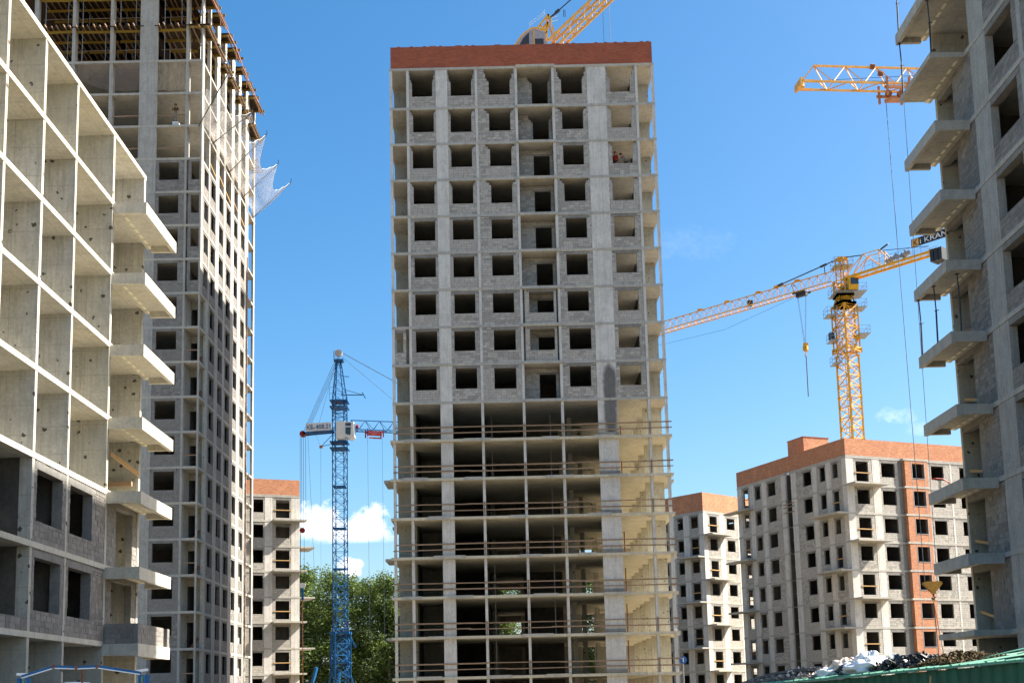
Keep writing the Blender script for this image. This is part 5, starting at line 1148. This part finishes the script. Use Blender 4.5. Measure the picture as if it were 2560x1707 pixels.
# ================================================================== FOREGROUND
def green_shed():
    A = Vector((4.45, 24.0)); d = Vector((6.43 - 4.45, 15.0 - 24.0)).normalized(); n = Vector((-d.y, d.x))  # n points right / behind
    t = thing('metal_shed', 'dark green corrugated metal shed with pale green roof edge at bottom', 'shed', (4.45, 24.0, 0), math.atan2(d.y, d.x)); Lg = 11.0
    z = lambda s: 1.66 + .024 * s
    for i in range(int(Lg / .25)):     # corrugated wall sheets
        s0 = -.2 + i * .25; o = MB().prism([(s0, 0), (s0 + .06, -.03), (s0 + .13, -.03), (s0 + .19, 0), (s0 + .248, 0), (s0 + .248, .012), (s0, .012)], 2, 0, z(s0) - .01).build('wall_sheet', M['green'], t)
    for i in range(14):                # roof sheets, sloping up away from the road, ends lifted unevenly
        s0 = -.3 + i * .8; lift = rnd.uniform(0, .02) + (.03 if i > 10 else 0); a = z(s0); b = z(s0 + .8)
        mb = MB(); mb.quad_solid([(s0, -.12, a - .01), (s0 + .82, -.12, b - .01), (s0 + .82, 1.6, b + .18 + lift), (s0, 1.6, a + .18 + lift), (s0, -.12, a + .025), (s0 + .82, -.12, b + .025), (s0 + .82, 1.6, b + .21 + lift), (s0, 1.6, a + .21 + lift)])
        for k in range(4): y0 = s0 + .08 + k * .2; mb.quad_solid([(y0, -.125, a + .024), (y0 + .07, -.125, a + .026), (y0 + .07, 1.6, b + .21), (y0, 1.6, a + .21), (y0 + .02, -.125, a + .045), (y0 + .05, -.125, a + .045), (y0 + .05, 1.6, b + .235), (y0 + .02, 1.6, a + .235)])
        mb.build('roof_sheet', M['green_pale'], t)
    MB().box(-.2, Lg, 1.5, 1.6, 0, 1.75).build('rear_wall', M['green'], t)
    for s in (8.6, 9.3, 9.9): # lifted loose sheets
        mb = MB(); mb.quad_solid([(s - .5, .2, z(s) + .1), (s + .4, .1, z(s) + .16), (s + .5, .9, z(s) + .33), (s - .4, 1.0, z(s) + .26), (s - .5, .2, z(s) + .11), (s + .4, .1, z(s) + .17), (s + .5, .9, z(s) + .34), (s - .4, 1., z(s) + .27)]); mb.build('loose_sheet', M['green_pale'], t)
    MB().tube([(7.3, -.2, 1.2), (7.35, -.15, 1.75)], .012, 5).build('leaning_stick', M['plank_new'], t)
    th = math.atan2(d.y, d.x)
    W = lambda s, o, zz: (4.45 + d.x * s + n.x * o, 24 + d.y * s + n.y * o, zz)
    surf = lambda s, o: z(s) + .03 + .107 * (o + .12)
    def blob(name, s, o, size, mat, lab, cat, seed, zr=1.0, grp=None):
        r = random.Random(seed); f1, f2, f3 = r.uniform(2, 4), r.uniform(3, 6), r.uniform(5, 9); ph = r.uniform(0, 6)
        mb = MB()
        def P(u, v):
            a = u * 6.2832; b = v * math.pi; q = 1 + .2 * math.sin(f1 * a + ph) * math.sin(f2 * b) + .12 * math.sin(f3 * a + 5 * b) + .07 * math.sin(13 * a - 7 * b + ph)
            return (size[0] * q * math.sin(b) * math.cos(a), size[1] * q * math.sin(b) * math.sin(a), max(-size[2] * .7, size[2] * q * math.cos(b)) + size[2] * .7)
        mb.grid(P, 36, 20); ob = mb.build(name, M[mat], None, smooth=True); ob.location = W(s, o, surf(s, o) - .02); ob.rotation_euler = (0, 0, th + r.uniform(-.4, .4)); tag(ob, lab, cat, grp)
    blob('plastic_bag', 3.75, .55, (.26, .3, .15), 'bag_cream', 'cream sack on top of the rubbish on green shed roof', 'bag', 2)
    blob('plastic_bag', 4.75, .3, (.42, .3, .12), 'bag', 'wide white plastic bag lying on green shed roof edge', 'bag', 5)
    blob('plastic_bag', 4.15, .7, (.22, .25, .19), 'bag', 'upright white plastic bag in the middle of the rubbish', 'bag', 9)
    blob('plastic_bag', 3.6, .25, (.25, .2, .09), 'bag', 'small white bag draped beside the rubble heap', 'bag', 14)
    blob('plastic_bag', 4.35, .2, (.2, .16, .1), 'black_plastic', 'dark bag between the white plastic bags', 'bag', 17)
    def pile(name, s0, s1, o0, o1, h, n_, mat, size, lab, seed):
        r = random.Random(seed); mb = MB()
        for _ in range(n_):
            u = r.random(); o = r.uniform(o0, o1); s = s0 + (s1 - s0) * u; hh = h * math.sin(math.pi * u) ** .6 * (1 - abs((o - (o0 + o1) / 2) / (o1 - o0)) * 1.2)
            c_ = Vector(W(s, o, surf(s, o) + r.random() * max(.03, hh))); e1 = Vector((r.gauss(0, 1), r.gauss(0, 1), r.gauss(0, .8))).normalized(); e2 = e1.cross(Vector((r.gauss(0, 1), r.gauss(0, 1), r.gauss(0, 1)))).normalized(); e3 = e1.cross(e2)
            a, b, c2 = size * r.uniform(.4, 1.5), size * r.uniform(.25, .9), size * r.uniform(.05, .5)
            mb.quad_solid([c_ + e1 * i * a * r.uniform(.6, 1) + e2 * j * b * r.uniform(.6, 1) + e3 * k * c2 for k in (-1, 1) for (i, j) in ((-1, -1), (1, -1), (1, 1), (-1, 1))], r.random())
        ob = mb.build(name, M[mat], None, tint=True); tag(ob, lab, 'debris', kind='stuff')
    pile('rubble_heap', .2, 3.6, .0, 1.1, .2, 900, 'rubble', .035, 'mixed rubble heap on the near part of green shed roof', 4)
    pile('plaster_chips', .8, 3.4, .1, .9, .22, 160, 'bag_cream', .04, 'pale plaster chips strewn over the rubble heap', 6)
    pile('black_debris', 5.0, 6.35, .1, 1.0, .24, 520, 'black_plastic', .05, 'heap of crumpled black plastic waste on shed roof', 7)
    pile('foil_scraps', 4.3, 5.2, .5, 1.0, .26, 160, 'bag', .035, 'crumpled pale foil scraps between bags and black waste', 8)
    pile('soil_heap', 6.35, 7.5, .1, 1.0, .18, 1400, 'soil', .028, 'brown soil heap at the higher end of shed roof', 10)
    t2 = thing('pipe_bundle', 'bundle of black plastic pipes bent over the rubble heap', 'pipes', W(.1, .3, surf(.1, .3)), th)
    for i in range(5): MB().tube([(0 + .02 * i, -.1 + .06 * i, .03 + .02 * i), (.8, -.1 + .06 * i, .1 + .02 * i), (1.7, -.05 + .06 * i, .17 + .015 * i), (2.6, .0 + .06 * i, .19 + .01 * i), (3.3, .05 + .06 * i, .15)], .018, 6).build('pipe', M['black_plastic'], t2)
green_shed()

def blue_frame():
    t = thing('gate_frame', 'blue rusty steel gate frame with bent top beam at bottom edge', 'frame', (-8.4, 24.0, 0))
    tops = [(-1.2, 2.22), (-.57, 2.40), (-.12, 2.375), (.29, 2.385), (1.14, 2.24)]
    for (a, za), (b, zb_) in zip(tops, tops[1:]):
        s_ = MB().bar((a, 0, za), (b, 0, zb_), .09, .055).build('top_beam', M['crane_blue'], t); MB().bar((a, -.05, za - .03), (b, -.05, zb_ - .03), .012, .02).build('beam_flange', M['white'], s_)
    for a, za in tops[1:4]: MB().box(a - .025, a + .025, -.06, .06, za - .04, za + .035).build('splice_plate', M['rust'], t)
    for x, w in ((-1.25, 0), (-1.08, 0), (1.12, 0), (1.24, 0)): MB().bar((x, 0, 0), (x + (.03 if x > 0 else -.0), 0, 2.2), .07, .09).build('post', M['crane_blue'], t)
    for x in (-1.16, 1.18): MB().bar((x, -.03, 0), (x, -.03, 2.17), .035, .05).build('post_strip', M['green_pale'], t)
    MB().bar((-1.3, 0, 2.27), (-1.0, 0, 2.26), .08, .05).build('post_cap', M['white'], t); MB().bar((1.05, 0, 2.27), (1.28, 0, 2.3), .08, .05).build('post_cap', M['white'], t)
    t = thing('rebar_stake', 'rusty rebar stake with forked tip standing behind the blue frame', 'stake', (-8.52, 24.3, 0))
    MB().bar((.02, 0, 0), (0, 0, 2.3), .03).build('stake', M['rust'], t); MB().bar((0, 0, 2.28), (-.05, 0, 2.42), .018).build('prong', M['rust'], t); MB().bar((0, 0, 2.28), (.04, 0, 2.44), .018).build('prong', M['rust'], t)
    t = thing('white_van', 'white van behind the blue frame, only its roof vent showing', 'van', (-9.2, 26.5, 0))
    mb = MB(); mb.prism([(-2.2, .5), (-2.25, 1.2), (-1.9, 1.35), (-1.3, 1.93), (-1.0, 2.0), (2.3, 2.0), (2.4, 1.9), (2.4, .5)], 1, -.9, .9); mb.build('body', M['white'], t)
    MB().prism([(-1.75, 1.4), (-1.28, 1.9), (-.5, 1.9), (-.5, 1.4)], 1, -.92, -.901).build('side_window', M['glass'], t)
    MB().prism([(-.45, 2.0), (-.4, 2.1), (-.3, 2.135), (-.05, 2.135), (.05, 2.1), (.1, 2.0)], 1, -.4, .3).build('roof_vent', M['white'], t)
    for x in (-1.5, 1.5):
        for y in (-.92, .75): MB().tube([(x, y, .34), (x, y + .2, .34)], .34, 16).build('wheel', M['black_plastic'], t)
blue_frame()

def round_sign():
    t = thing('round_sign', 'small round blue sign on a pole beside the central tower', 'sign', (16.35, 112.0, 0))
    mb = MB(); mb.prism([(.36 * math.cos(i * math.pi / 10), 4.6 + .36 * math.sin(i * math.pi / 10)) for i in range(20)], 1, -.03, .03); mb.build('disc', M['sign_blue'], t); MB().tube([(0, .06, 0), (0, .06, 4.9)], .05, 6).build('pole', M['grey_steel'], t)
    MB().bar((0, -.045, 4.4), (0, -.045, 4.8), .07, .02, up=(0, 1, 0)).build('arrow', M['white'], t)
round_sign()
